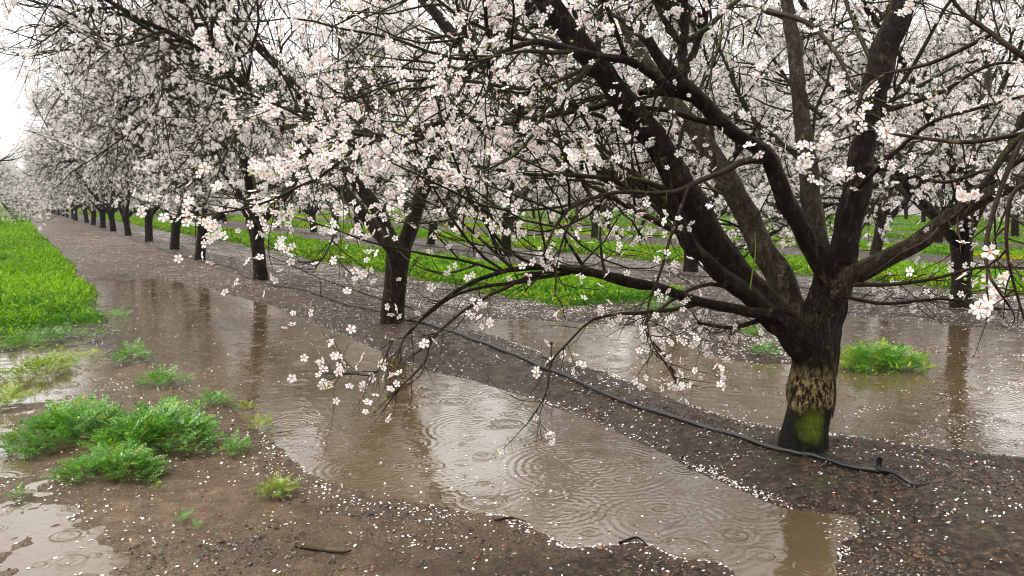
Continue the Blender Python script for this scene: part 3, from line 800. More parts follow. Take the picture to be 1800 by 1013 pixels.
# low spray and other small branches
sprays = [
 [(965, 475, -.9, 8), (900, 500, -1.05, 7), (835, 535, -1.2, 6), (785, 575, -1.35, 5), (760, 600, -1.4, 4), (745, 640, -1.45, 4), (718, 668, -1.5, 3.5), (688, 695, -1.55, 3)],
 [(1000, 480, -.8, 8), (940, 490, -.95, 7), (860, 505, -1.1, 6), (800, 520, -1.15, 5), (745, 560, -1.2, 4), (710, 600, -1.25, 3), (705, 640, -1.3, 2.5)],
 [(1230, 533, -.45, 9), (1180, 545, -.5, 7), (1110, 550, -.6, 6), (1045, 560, -.7, 5), (1000, 600, -.8, 4), (970, 640, -.9, 4), (960, 690, -1.0, 3), (925, 745, -1.05, 2.5)],
 [(1345, 560, -.1, 10), (1290, 575, -.2, 7), (1235, 570, -.3, 6), (1225, 565, -.3, 4)],
 [(1320, 520, -.2, 8), (1240, 500, -.35, 7), (1160, 545, -.6, 6), (1130, 580, -.75, 4.5), (1170, 630, -.85, 3.5), (1190, 670, -.9, 3)],
 [(1200, 410, -.45, 10), (1140, 385, -.6, 8), (1060, 345, -.75, 7), (1010, 380, -.9, 5), (985, 440, -1.0, 4), (975, 520, -1.1, 3)],
 [(1210, 330, -.8, 6), (1185, 400, -.85, 6), (1160, 480, -.95, 5), (1140, 540, -1.0, 4), (1145, 600, -1.05, 3), (1185, 665, -1.1, 2.5)],
 [(1495, 500, -.08, 9), (1560, 500, -.2, 7), (1640, 492, -.3, 6), (1720, 470, -.4, 5), (1800, 470, -.5, 4)],
 [(1475, 520, -.06, 7), (1560, 535, -.15, 6), (1660, 525, -.25, 5), (1760, 545, -.35, 4)],
 [(1500, 340, -.2, 9), (1560, 280, -.5, 8), (1640, 215, -.7, 7), (1720, 190, -.9, 6), (1800, 170, -1.0, 5)],
 [(1515, 290, -.1, 10), (1580, 300, -.3, 8), (1660, 320, -.5, 7), (1740, 300, -.6, 5), (1800, 310, -.7, 4)],
 [(1528, 200, -.1, 12), (1590, 185, -.2, 9), (1660, 160, -.3, 8), (1730, 120, -.4, 6), (1800, 110, -.5, 5)],
 [(860, 150, -.6, 9), (858, 80, -.8, 8), (850, 0, -1.0, 7), (840, -60, -1.1, 6)],
 [(1050, 110, -.5, 9), (960, 150, -.9, 8), (880, 150, -1.2, 7), (780, 140, -1.5, 5.5), (680, 150, -1.7, 4), (600, 180, -1.8, 3)],
 [(930, 200, .3, 10), (820, 230, -.4, 9), (700, 240, -.9, 7), (620, 255, -1.2, 6), (540, 210, -1.4, 5), (460, 175, -1.6, 4), (330, 135, -1.8, 3)],
 [(640, 250, -1.1, 7), (560, 310, -1.3, 6), (500, 345, -1.4, 4.5), (420, 370, -1.5, 3.5), (290, 390, -1.6, 2.5)],
 [(690, 600, -1.45, 3), (660, 655, -1.5, 2.5), (620, 658, -1.55, 2.5), (588, 664, -1.6, 2)],
 [(640, 260, -1.0, 6), (600, 340, -1.1, 5), (590, 400, -1.15, 4), (575, 440, -1.2, 3), (552, 475, -1.25, 2.5)],
 [(1350, 20, -.6, 12), (1420, 40, -.8, 9), (1470, 90, -1.0, 8), (1500, 150, -1.1, 6), (1560, 180, -1.2, 4)],
 [(1100, 100, -.4, 9), (1060, 0, -.6, 8), (1020, -60, -.8, 6)],
]
SP = []; SR = []
for pts in sprays:
    P, Rr = tr(pts, 24); SP.append(P); SR.append(Rr)
SP = np.array(SP); SR = np.array(SR)
V, q = tubes(SP, SR, 10)
link('branches', make_mesh('branches', V, [(q, 0)], [TWIG_RED], True), hero)
r = np.random.default_rng(77)
HP = np.array(HP); HR = np.array(HR)
LP = np.concatenate([HP, SP]); LRr = np.concatenate([HR, SR])
def thin(tw, pos, nn, loc, dmin):
    res = []
    for P, Rr, sd in tw:
        ok = clear_filter(P, loc, dmin); res.append((P[ok], Rr[ok], sd))
    okf = clear_filter(pos, loc, dmin)
    return res, pos[okf], nn[okf]
AWAY = -CR[:, 2] * 1.1
# limb growth: level-2 branches off the big limbs (mostly out to the sides), twigs off the sprays
twA, posA, nnA = grow_crown(HP, HR, r, dens=.66, zmin=1.0, centre=np.array([0, 0, .8]), droop=.0, upshoots=14, t2min=.36, fl=3.3, l2len=.9, side2=AWAY)
# sprays carry short spurs only
i3 = np.repeat(np.arange(len(SP)), 17); t3 = np.tile(np.linspace(.12, 1, 17), len(SP)) + r.uniform(-.03, .03, len(i3)); t3 = np.clip(t3, 0, 1)
P3, R3 = spawn(SP, SR, i3, t3, r.uniform(.05, .30, len(i3)), r.uniform(.0020, .0036, len(i3)), r.uniform(.5, 1.2, len(i3)), 7, r, .3, -.02)
i4 = np.repeat(np.arange(len(P3)), 5); P4, R4 = spawn(P3, R3, i4, r.uniform(.1, 1, len(i4)), r.uniform(.02, .10, len(i4)), r.uniform(.0014, .0022, len(i4)), r.uniform(.6, 1.4, len(i4)), 4, r, .3, 0)
sprk = np.repeat(i3, 5); wS = np.array([.30, .22, .6, .6, .8, 1, 1, .5, .5, 1, 1, 1, 1.3, 1.6, 1.8, 1.6, .5, .5, 1, 1.2])[sprk]; wS = wS * r.random(len(wS)) ** 1.5; wS /= wS.sum()
cl = r.choice(len(P4), 740, p=wS)          # flower clusters
cl = np.repeat(cl, r.integers(1, 4, len(cl)))
pb = lerp_at(P4, cl, r.uniform(.3, 1, len(cl))); nb = r.normal(size=pb.shape); nb[:, 2] += .2
vc = (CP - HL) - pb; vc /= np.linalg.norm(vc, axis=1, keepdims=True); nb += vc * .6
nb /= np.linalg.norm(nb, axis=1, keepdims=True); pb = pb + nb * r.uniform(.012, .035, (len(nb), 1))
twA, posA, nnA = thin(twA, posA, nnA, HL, 2.0)
# fewer twigs and blossoms in front of the grass and puddle, below the crown
def low_keep(pos, prob=.15):
    px, py = proj(pos + HL); z = pos[:, 2]
    p = np.where(py < 330, 1.0, np.where(py < 420, .30, prob))
    p = np.where((px > 1250), p * .50, p)
    return r.random(len(pos)) < p
kf = low_keep(posA, .06); posA, nnA = posA[kf], nnA[kf]
# the long diagonal limbs stand clear of their own twigs on the viewer's side
lx_, ly_ = proj(HP[:6] + HL); lz_ = (HP[:6] + HL - CP) @ (-CR[:, 2])
def hero_clear(P):
    q = P.reshape(-1, 3) + HL; px, py = proj(q); z = (q - CP) @ (-CR[:, 2]); hit = np.zeros(len(q), bool)
    for i in range(6):
        for j in range(2, 24, 1):
            hit |= (np.hypot(px - lx_[i, j], py - ly_[i, j]) < 34) & (z < lz_[i, j] - .04)
    hit = hit.reshape(P.shape[:-1])
    bad = hit.mean(1) > .25 if hit.ndim > 1 else hit
    return ~(bad & (r.random(len(bad)) < .8))
kf = hero_clear(posA); posA, nnA = posA[kf], nnA[kf]
twB = []
for P, Rr, sd in twA:
    kp = low_keep(P[:, -1], .10) if sd > 4 else low_keep(P[:, -1], .16)
    kp &= hero_clear(P)
    twB.append((P[kp], Rr[kp], sd))
V, q = merge_tubes(twB + [(P3, R3, 5), (P4, R4, 3)])
link('twigs', make_mesh('twigs', V, [(q, 0)], [TWIG], True), hero)
pos = np.concatenate([posA, pb]); nn = np.concatenate([nnA, nb])
link('blossoms', blossom_mesh('blossoms', pos, nn, r.uniform(.85, 1.12, len(pos)) * .0178, True, r, .22), hero)
print('hero flowers', len(pos))

# tree whose trunk stands just outside the frame on the right; its twigs hang into view
E0 = empty('almond_tree', (3.62, BY - PITCHY, .06))
tag(E0, 'almond tree outside the right edge whose large sharp blossoms hang into the picture', 'tree', 'almond trees of the front row')
L0 = np.array([3.62, BY - PITCHY, .06])
v0 = near_vars[2]
link('trunk', v0['m_trunk'], E0)
T0 = np.array([0, 0, .72])
def tr0(pts, n=26):
    c = [(*T0, .06)] if False else []
    for px, py, Z, wd in pts:
        c.append((*(at(px, py, Z) - L0), wd * .5 * Z / F))
    return curve_pts(c, n)
inn = [[(2600, 380, 1.9, 60), (2200, 200, 2.1, 40), (1950, 190, 2.3, 26), (1800, 240, 2.35, 15), (1740, 310, 2.3, 11), (1690, 370, 2.3, 8), (1650, 400, 2.3, 5)],
       [(1800, 235, 2.35, 10), (1760, 330, 2.3, 9), (1735, 420, 2.25, 8), (1738, 480, 2.2, 6), (1775, 540, 2.2, 4)],
       [(1950, 190, 2.2, 14), (1800, 100, 2.2, 11), (1745, 60, 2.25, 9), (1690, 20, 2.3, 7), (1650, -40, 2.3, 5)],
       [(1900, 300, 2.0, 10), (1790, 330, 2.0, 8), (1770, 400, 2.0, 7), (1775, 470, 2.0, 5), (1800, 560, 2.0, 4)],
       [(1800, 235, 2.35, 9), (1700, 250, 2.4, 8), (1600, 240, 2.5, 6), (1530, 230, 2.6, 5), (1480, 245, 2.6, 3)],
       [(1745, 60, 2.3, 8), (1640, 110, 2.4, 7), (1560, 130, 2.5, 5), (1520, 160, 2.5, 4), (1500, 215, 2.5, 3)]]
# limb that carries them, from the fork
start = [(0, 0, .55, .07), (-.3, .3, 1.15, .06), (-.55, .8, 1.5, .05)]
c0 = start + [(*(at(px, py, Z) - L0), wd * .5 * Z / F) for px, py, Z, wd in inn[0][1:]]
Pm, Rm = curve_pts(c0, 60)
V, q, cap = rough_tube(Pm, Rm, 20, 91, .05, .05)
link('limb', make_mesh('limb', V, [(q, 0), (cap, 0)], [BARK], True), E0)
IP = []; IR = []
for pts in inn: a, b = tr0(pts, 24); IP.append(a); IR.append(b)
IP = np.array(IP); IR = np.array(IR)
r = np.random.default_rng(15)
for k, (P, Rr) in enumerate(v0['limbs']):
    far = P[-1][0] > -.6 or P[-1][1] < -.5
    if k % 2 == 0 and (P[-1, 0] > 0.3 or P[-1, 1] < -.3):
        link('limb', v0['m_limbs'][k], E0)
keepP = [(P[ok], Rr[ok], sd) for P, Rr, sd in v0['tw'] for ok in [((P[:, -1, 0] > -.2) | (P[:, -1, 1] < -.8)) & clear_filter(P, L0, 2.2)]]
V, q = merge_tubes(keepP + [(IP[1:], IR[1:], 10)])
link('branches', make_mesh('branches', V, [(q, 0)], [TWIG_RED], True), E0)
i3 = np.repeat(np.arange(len(IP)), 10); t3 = np.clip(np.tile(np.linspace(.35, 1, 10), len(IP)), 0, 1)
P3, R3 = spawn(IP, IR, i3, t3, r.uniform(.05, .28, len(i3)), r.uniform(.002, .003, len(i3)), r.uniform(.4, 1.1, len(i3)), 6, r, .25, -.01)
V, q = tubes(P3, R3, 6); link('twigs', make_mesh('twigs', V, [(q, 0)], [TWIG_RED], True), E0)
cl = r.integers(0, len(P3), 60); cl = np.repeat(cl, r.integers(1, 5, len(cl)))
pb = lerp_at(P3, cl, r.uniform(.85, 1, len(cl))); nb = r.normal(size=pb.shape)
vc = (CP - L0) - pb; vc /= np.linalg.norm(vc, axis=1, keepdims=True); nb += vc * .8
nb /= np.linalg.norm(nb, axis=1, keepdims=True); pb = pb + nb * r.uniform(.012, .03, (len(nb), 1))
ok = ((v0['pos'][:, 0] > -.2) | (v0['pos'][:, 1] < -.8)) & clear_filter(v0['pos'], L0, 2.2)
bm_ = blossom_mesh('blossoms', np.concatenate([pb, v0['pos'][ok][::2]]), np.concatenate([nb, v0['nn'][ok][::2]]), r.uniform(.85, 1.1, len(pb) + len(v0['pos'][ok][::2])) * .0185, True, r, .1)
link('blossoms', bm_, E0)
# trunk extras on the big tree: a peeling strip hanging down its right side, a green sucker
P, Rr = tr([(1456, 560, -.14, 4), (1462, 620, -.17, 3.5), (1468, 690, -.17, 4.5), (1463, 735, -.16, 3)], 24, 0)
V, q = tubes(P[None], Rr[None], 6); link('bark_strip', make_mesh('bark_strip', V, [(q, 0)], [BARK_LIGHT], True), hero)
P, Rr = tr([(1318, 510, -.3, 3), (1324, 470, -.32, 2.4), (1328, 440, -.34, 2), (1327, 412, -.36, 1.2)], 20, 0)
V, q = tubes(P[None], Rr[None], 6); link('green_shoot', make_mesh('green_shoot', V, [(q, 0)], [LEAFLET], True), hero)

# ------------------------------------------------------------------ drip hose along the front row
def hose(name, pts, rad, label, zoff=None, n=240):
    c = []
    for x, y in pts: c.append((x, y, float(hz(x, y)) + rad * .9, rad))
    P, Rr = curve_pts(c, n); P[:, 2] = hz(P[:, 0], P[:, 1])
    kk = np.ones(9) / 9; P[:, 2] = np.convolve(np.pad(P[:, 2], 4, mode='edge'), kk, 'valid') + rad * .9
    V, q = tubes(P[None], np.full((1, n), rad), 12)
    return link(name, make_mesh(name, V, [(q, 0)], [HOSE], True)), P
hp = [(1562, 838), (1500, 826), (1440, 808), (1380, 795), (1290, 768), (1200, 742), (1090, 705), (965, 655), (860, 612), (770, 580), (700, 563), (655, 548), (600, 535), (530, 512), (480, 503), (430, 488), (405, 472)]
g = [gp(x, y, .07)[:2] for x, y in hp]
y = g[-1][1]
pts = list(g) + [(3.35, y + d) for d in (4, 12, 30, 70)]
root = empty('drip_hose', (*g[0], .05))
tag(root, 'black plastic irrigation hose lying along the foot of the front row', 'hose')
c = [(x, yy, 0, .0122) for x, yy in pts]
P, Rr = curve_pts(c, 500); z = hz(P[:, 0], P[:, 1]); z = np.convolve(np.pad(z, 3, mode='edge'), np.ones(7) / 7, 'valid')
P[:, 2] = z + .011
V, q = tubes(P[None], Rr[None], 12)
V -= np.array([*g[0], .05]); link('pipe', make_mesh('pipe', V, [(q, 0)], [HOSE], True), root)
def local_tube(name, pts3, rad, parent, n=40, sides=8, mat=HOSE):
    P, Rr = curve_pts([(*p, rad) for p in pts3], n); V, q = tubes(P[None], Rr[None], sides)
    return link(name, make_mesh(name, V, [(q, 0)], [mat], True), parent)
a = np.array([*gp(1545, 836, .07)[:2], float(hz(*gp(1545, 836, .07)[:2])) + .012]) - np.array([*g[0], .05])
b = np.array([*gp(1600, 856, .07)[:2], float(hz(*gp(1600, 856, .07)[:2])) + .012]) - np.array([*g[0], .05])
local_tube('folded_end', [a + (0, 0, .008), a * .5 + b * .5 + (0, 0, .02), b, b + (.02, -.03, -.005)], .0115, root)
cc = (a * .65 + b * .35) + np.array([-.02, -.06, -.004])
local_tube('wire_loop', [a * .6 + b * .4, cc + (-.01, -.04, 0), cc + (.06, -.09, 0), cc + (.13, -.05, 0), b], .0028, root)
local_tube('end_clamp', [a + (0, .0, .0), a + (.004, .004, .03), a + (.0, .0, .06)], .013, root, 12)
# second row hose
g2 = [(ROWX[1] - .5, y_) for y_ in (4, 8, 12, 16, 22, 30, 45, 70)]
P, _ = curve_pts([(x, y_, 0, .01) for x, y_ in g2], 300); P[:, 2] = hz(P[:, 0], P[:, 1]) + .02
V, q = tubes(P[None], np.full((1, 300), .011), 8)
tag(link('drip_hose', make_mesh('drip_hose', V, [(q, 0)], [HOSE], True)), 'thin black irrigation hose along the second row of trees', 'hose')
# sprinkler stakes
for (px, py), lab in (((563, 527), 'small black sprinkler stake between the second and third trunk'), ((406, 474), 'small black sprinkler stake left of the third trunk'),
                      ((320, 449), 'small black sprinkler stake between the fourth and fifth trunk'), ((968, 655), 'small black sprinkler stake on the hose between the first and second trunk')):
    p = gp(px, py, .05); z = float(hz(p[0], p[1]))
    e = empty('sprinkler', (p[0], p[1], z)); tag(e, lab, 'sprinkler', 'sprinkler stakes along the hose')
    local_tube('stake', [(0, 0, -.03), (.004, 0, .08), (.006, .002, .17)], .005, e, 12)
    local_tube('nozzle', [(.006, .002, .165), (.006, .002, .185), (.006, .002, .2)], .012, e, 8)

# ------------------------------------------------------------------ fallen petals
PT = np.array([(-.5, -.32, .02), (.5, -.38, .0), (.62, .3, .1), (0, .42, .16), (-.58, .28, .08)]); PTF = [(0, 1, 2, 3, 4)]
def petal_mesh(x, y, z, size, tilt, r):
    n = r.normal(size=(len(x), 3)) * tilt; n[:, 2] = 1
    V = stamp(PT, np.stack([x, y, z], -1), n, size, r.uniform(0, 6.28, len(x))).reshape(-1, 3)
    return make_mesh('petals', V, [(stampf(PTF, 5, len(x)), 0)], [FALLEN])
r = np.random.default_rng(31)
def sample(n, x0, x1, y0, y1, logy=True):
    x = r.uniform(x0, x1, n)
    y = y0 * (y1 / y0) ** r.random(n) if logy else r.uniform(y0, y1, n)
    return x, y
# on the soil
X1, Y1 = sample(330000, -.3, 6.2, 1.5, 40); X2, Y2 = sample(220000, 4.2, 13, 3, 40)
x = np.concatenate([X1, X2]); y = np.concatenate([Y1, Y2]); h = hz(x, y)
clump = fbm(x * 2.3, y * 2.3, 3, 70); cl2 = fbm(x * 9, y * 9, 2, 73)
pr = np.clip(.26 + .75 * clump + .6 * cl2, .02, 1) * (h > .004)
pr *= np.where(x > 4.2, .95, np.where(x < 1.6, .22, .45)) * np.where(y < 3.2, .45, 1) * (1 - .9 * green_at(x, y))
ok = r.random(len(x)) < pr * .62; x, y, h = x[ok], y[ok], h[ok]
dist = np.hypot(x, y)
tag(link('fallen_petals', petal_mesh(x, y, h + .004, r.uniform(.0045, .0105, len(x)) * (1 + dist / 25), .35, r)), 'white almond petals strewn over the wet soil', 'petals', kind='stuff')
print('soil petals', len(x))
# washed up along the shore
X1, Y1 = sample(1600000, -.5, 9, 1.6, 16); h = hz(X1, Y1)
band = np.exp(-((h - .0035) / .0035) ** 2)
shore = np.clip(.25 + 1.2 * fbm(X1 * 1.6, Y1 * 1.6, 3, 80) + .5 * fbm(X1 * 12, Y1 * 12, 2, 84), 0, 1)
shore *= np.where(X1 < 1.7, .12, 1) * np.where(Y1 < 2.8, .5, 1)
ok = r.random(len(X1)) < band * shore * .55; x, y, h = X1[ok], Y1[ok], h[ok]
tag(link('washed_up_petals', petal_mesh(x, y, np.maximum(h, 0) + .003, r.uniform(.0055, .011, len(x)), .25, r)), 'pale line of petals washed up along the puddle shore', 'petals', kind='stuff')
print('shore petals', len(x))
# floating
X1, Y1 = sample(60000, -.5, 9.4, 2.0, 14); h = hz(X1, Y1)
fl = np.where(X1 > 4, np.clip(-.05 + 1.9 * fbm(X1 * .9, Y1 * 3.5, 3, 90), .03, 1), np.clip(.02 + .25 * fbm(X1 * 1.5, Y1 * 1.5, 2, 91), 0, 1))
px, py = proj(np.stack([X1, Y1, X1 * 0], -1))
fl = np.where((np.hypot((px - 1500) / 60, (py - 935) / 32) < 1), 1.0, fl)
ok = (r.random(len(X1)) < fl * .75) & (h < 0); x, y = X1[ok], Y1[ok]
tag(link('floating_petals', petal_mesh(x, y, np.full(len(x), .0015), r.uniform(.007, .013, len(x)), .05, r)), 'petals drifting on the muddy puddles', 'petals', kind='stuff')
# dense raft right of the painted trunk's reflection
x, y = [], []
c = gp(1495, 935)[:2]
# rain splashes: little crowns and bubbles
bx = []; 
X1, Y1 = sample(1400, -.2, 9, 2.6, 14); h = hz(X1, Y1); ok = (h < -.004) & (r.random(len(X1)) < .35); X1, Y1 = X1[ok], Y1[ok]
dome = []; df = []
for j in range(4):
    for i in range(8):
        a = i * math.pi / 4; e = j * math.pi / 8; dome.append((math.cos(a) * math.cos(e), math.sin(a) * math.cos(e), math.sin(e)))
dome.append((0, 0, 1))
for j in range(3):
    for i in range(8): df.append((j * 8 + i, j * 8 + (i + 1) % 8, (j + 1) * 8 + (i + 1) % 8, (j + 1) * 8 + i))
dt = [(24 + i, 24 + (i + 1) % 8, 32) for i in range(8)]
BUB = M_('bubble'); p = BUB.n('ShaderNodeBsdfPrincipled'); p.inputs['Base Color'].default_value = (.55, .50, .45, 1); p.inputs['Roughness'].default_value = .05; BUB = BUB.out(p.outputs[0])
pos = np.stack([X1, Y1, np.full(len(X1), 0.0)], -1); up = np.tile([[0, 0, 1.]], (len(pos), 1))
V = stamp(np.array(dome), pos, up, r.uniform(.003, .009, len(pos)), r.uniform(0, 6, len(pos))).reshape(-1, 3)
tag(link('rain_bubbles', make_mesh('rain_bubbles', V, [(stampf(df, 33, len(pos)), 0), (stampf(dt, 33, len(pos)), 0)], [BUB], True)), 'tiny bubbles and splashes raised by rain on the puddles', 'bubbles', kind='stuff')

# ------------------------------------------------------------------ clods, pebbles and litter
def lumps(name, n, x0, x1, y0, y1, s0, s1, mat, label, cat, flt, logy=True):
    x, y = sample(n, x0, x1, y0, y1, logy); h = hz(x, y); ok = flt(x, y, h) & (r.random(len(x)) < np.clip(.45 + fbm(x * 3, y * 3, 2, 99), 0, 1)); x, y, h = x[ok], y[ok], h[ok]
    T = []
    for j, (rr, zz) in enumerate(((.8, -.4), (1, .1), (.6, .55))):
        for i in range(6):
            a = i * math.pi / 3 + j * .4; T.append((rr * math.cos(a), rr * math.sin(a), zz))
    T.append((0, 0, .75)); T = np.array(T)
    f = [(j * 6 + i, j * 6 + (i + 1) % 6, (j + 1) * 6 + (i + 1) % 6, (j + 1) * 6 + i) for j in range(2) for i in range(6)]
    t = [(12 + i, 12 + (i + 1) % 6, 18) for i in range(6)]
    s = s0 * (s1 / s0) ** (r.random(len(x)) ** 1.7)
    nr = r.normal(size=(len(x), 3)) * .35; nr[:, 2] = 1
    V = stamp(T, np.stack([x, y, h], -1), nr, s, r.uniform(0, 6.28, len(x)))
    V += r.normal(size=V.shape) * (s * .17)[:, None, None]
    tag(link(name, make_mesh(name, V.reshape(-1, 3), [(stampf(f, 19, len(x)), 0), (stampf(t, 19, len(x)), 0)], [mat], False)), label, cat, kind='stuff')
lumps('soil_crumbs', 60000, -1.0, 8, 1.7, 14, .0025, .014, CLOD, 'dark crumbs of wet soil on the banks', 'soil', lambda x, y, h: (h > .002) & ((x > 1.0) | (y < 3.6)) & (green_at(x, y) < .3))
lumps('pebbles', 26000, -1.2, 4, 1.6, 5, .0018, .0065, PEBBLE, 'small pale gravel on the near mud', 'gravel', lambda x, y, h: (h > -.001))
lumps('leaf_litter', 1500, .5, 6, 1.7, 8, .006, .014, simple('old_leaf', (.13, .045, .02), .5), 'rust-brown scraps of old leaves on the soil', 'litter', lambda x, y, h: (h > .004))

# ------------------------------------------------------------------ grass strips
BL = np.array([(-.5, 0, 0), (.5, 0, 0), (.42, .12, .55), (-.42, .12, .55), (0, .5, 1.0)]); BLQ = [(0, 1, 2, 3)]; BLT = [(3, 2, 4)]
def blades(name, x, y, h, size, width, mats, matsel, r, lean=.45, zoff=None):
    """each leaf: own height (size) and width"""
    M = len(x); n = r.normal(size=(M, 3)) * lean; n[:, 2] = 1
    u, v, nn = basis(n, r.uniform(0, 6.28, M))
    s = size[:, None, None]; wv = width[:, None, None]
    pos = np.stack([x, y, h], -1)
    V = pos[:, None, :] + wv * BL[None, :, 0:1] * u[:, None] + s * (BL[None, :, 1:2] * v[:, None] + BL[None, :, 2:3] * nn[:, None])
    fq = stampf(BLQ, 5, M); ft = stampf(BLT, 5, M); F_ = []
    for k in range(len(mats)):
        sel = matsel == k
        if sel.any(): F_ += [(fq[sel], k), (ft[sel], k)]
    return make_mesh(name, V.reshape(-1, 3), F_, mats)
def strip(k, n, y0, y1, label, hgt=.17, seed=0, yellow=0.0):
    r = np.random.default_rng(500 + k)
    a, b = STRIPS[k]
    x = r.uniform(a - .5, b + .5, n); y = y0 * (y1 / y0) ** r.random(n)
    if k == 0: x = np.where(x < -1.6, x * .5, x)
    g = green_at(x, y); hh = hz(x, y)
    ok = r.random(n) < np.clip((g - .25) * 1.6, 0, 1) * np.where((k == 1) & (y < 7), .12, 1); x, y, g, hh = x[ok], y[ok], g[ok], hh[ok]
    mound = .5 + .5 * fbm(x * 1.7, y * 1.7, 3, 120 + k); tuft = .5 + .5 * fbm(x * 6, y * 6, 2, 130 + k)
    d = np.hypot(x, y)
    tuft = np.clip(tuft * 1.6 - .3, 0, 1); H_ = hgt * (.12 + .8 * mound + .75 * tuft) * np.clip(g * 1.3, .25, 1) * np.clip(.45 + (np.minimum(x - a, b - x) + .2) * 2.0, .4, 1)
    # leaves start at different heights inside the sward
    lev = r.random(len(x)) ** .8
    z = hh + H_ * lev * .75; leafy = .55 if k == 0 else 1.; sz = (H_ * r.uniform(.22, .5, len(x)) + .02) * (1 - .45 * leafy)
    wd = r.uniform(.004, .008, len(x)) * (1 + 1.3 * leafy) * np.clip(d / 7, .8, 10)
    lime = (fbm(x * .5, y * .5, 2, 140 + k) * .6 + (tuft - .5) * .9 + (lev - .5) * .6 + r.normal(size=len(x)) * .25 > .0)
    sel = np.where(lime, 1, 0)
    edge = (x - a < .22 + .25 * fbm(x * 0, y * .8, 2, 150))
    sel = np.where(edge & (r.random(len(x)) < yellow), 2, sel)
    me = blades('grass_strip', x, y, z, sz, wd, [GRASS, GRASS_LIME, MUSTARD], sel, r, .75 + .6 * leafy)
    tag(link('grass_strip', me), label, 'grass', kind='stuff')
strip(0, 340000, 6.2, 260, 'long bright green grass strip along the left edge', .20)
strip(1, 230000, 4.0, 170, 'bright green weed strip just behind the front row of trees', .22, yellow=.12)
strip(2, 170000, 6.0, 150, 'green weed strip between the second and third rows', .19, yellow=.25)
strip(3, 110000, 9.0, 150, 'green strip with a yellow edge behind the third row', .13, yellow=.8)
strip(4, 70000, 13.0, 150, 'green strip behind the fourth row', .12, yellow=.5)
strip(5, 50000, 16.0, 150, 'green strip behind the fifth row', .12, yellow=.3)
strip(6, 40000, 20.0, 150, 'green strip behind the sixth row', .12, yellow=.3)
for k_, nm_ in ((7, 'seventh'), (8, 'eighth'), (9, 'ninth')):
    if k_ < len(STRIPS): strip(k_, 26000, 24.0, 150, 'far green strip behind the %s row, near the horizon' % nm_, .12, yellow=.2)

# ------------------------------------------------------------------ weeds in the foreground
def frond_tmpl(kind):
    """a finely divided leaf along +x, rising then arching; returns verts, quads"""
    V = []; q = []
    n = 6; rs = np.random.default_rng(4)
    zz = lambda s: .75 * s - .55 * s * s
    for i in range(n):
        s = (i + .8) / n; L = .23 * math.sin(math.pi * min(1, s * .9 + .1)) + .04
        for sg in (-1, 1):
            for m in range(2):                      # two small lobes on each pinna
                t = (m + .6) / 2; cx = s + .10 * t; cyy = sg * L * t; cz = zz(s) + .05 * t + rs.uniform(-.015, .02)
                w_ = .085 * (1.1 - .4 * t); a = rs.uniform(-.6, .6); ca, sa = math.cos(a) * w_, math.sin(a) * w_; o = len(V)
                V += [(cx - ca, cyy - sa, cz - .008), (cx + sa * .6, cyy - ca * .6, cz + .012), (cx + ca, cyy + sa, cz + .004), (cx - sa * .6, cyy + ca * .6, cz + .018)]
                q.append((o, o + 1, o + 2, o + 3))
    for i in range(4):
        s0, s1 = i / 4, (i + 1) / 4; o = len(V)
        V += [(s0, -.010, zz(s0)), (s0, .010, zz(s0)), (s1, .008, zz(s1)), (s1, -.008, zz(s1))]
        q.append((o, o + 1, o + 2, o + 3))
    return np.array(V), q
def round_tmpl():
    """a stalked round scalloped leaf"""
    V = [(0, 0, .0), (.02, 0, 0), (.55, .01, .45), (.55, -.01, .45)]; q = [(0, 1, 2, 3)]; t = []
    c = len(V); V.append((.62, 0, .46))
    for i in range(9):
        a = -2.7 + i * 5.4 / 8; rr = .27 * (1 + .1 * (i % 2)); V.append((.62 + rr * math.cos(a), rr * math.sin(a), .50 + .05 * (i % 2) + .06 * math.cos(a)))
    t = [(c, c + 1 + i, c + 2 + i) for i in range(8)]
    return np.array(V), q, t
FR = frond_tmpl(0); RD = round_tmpl()
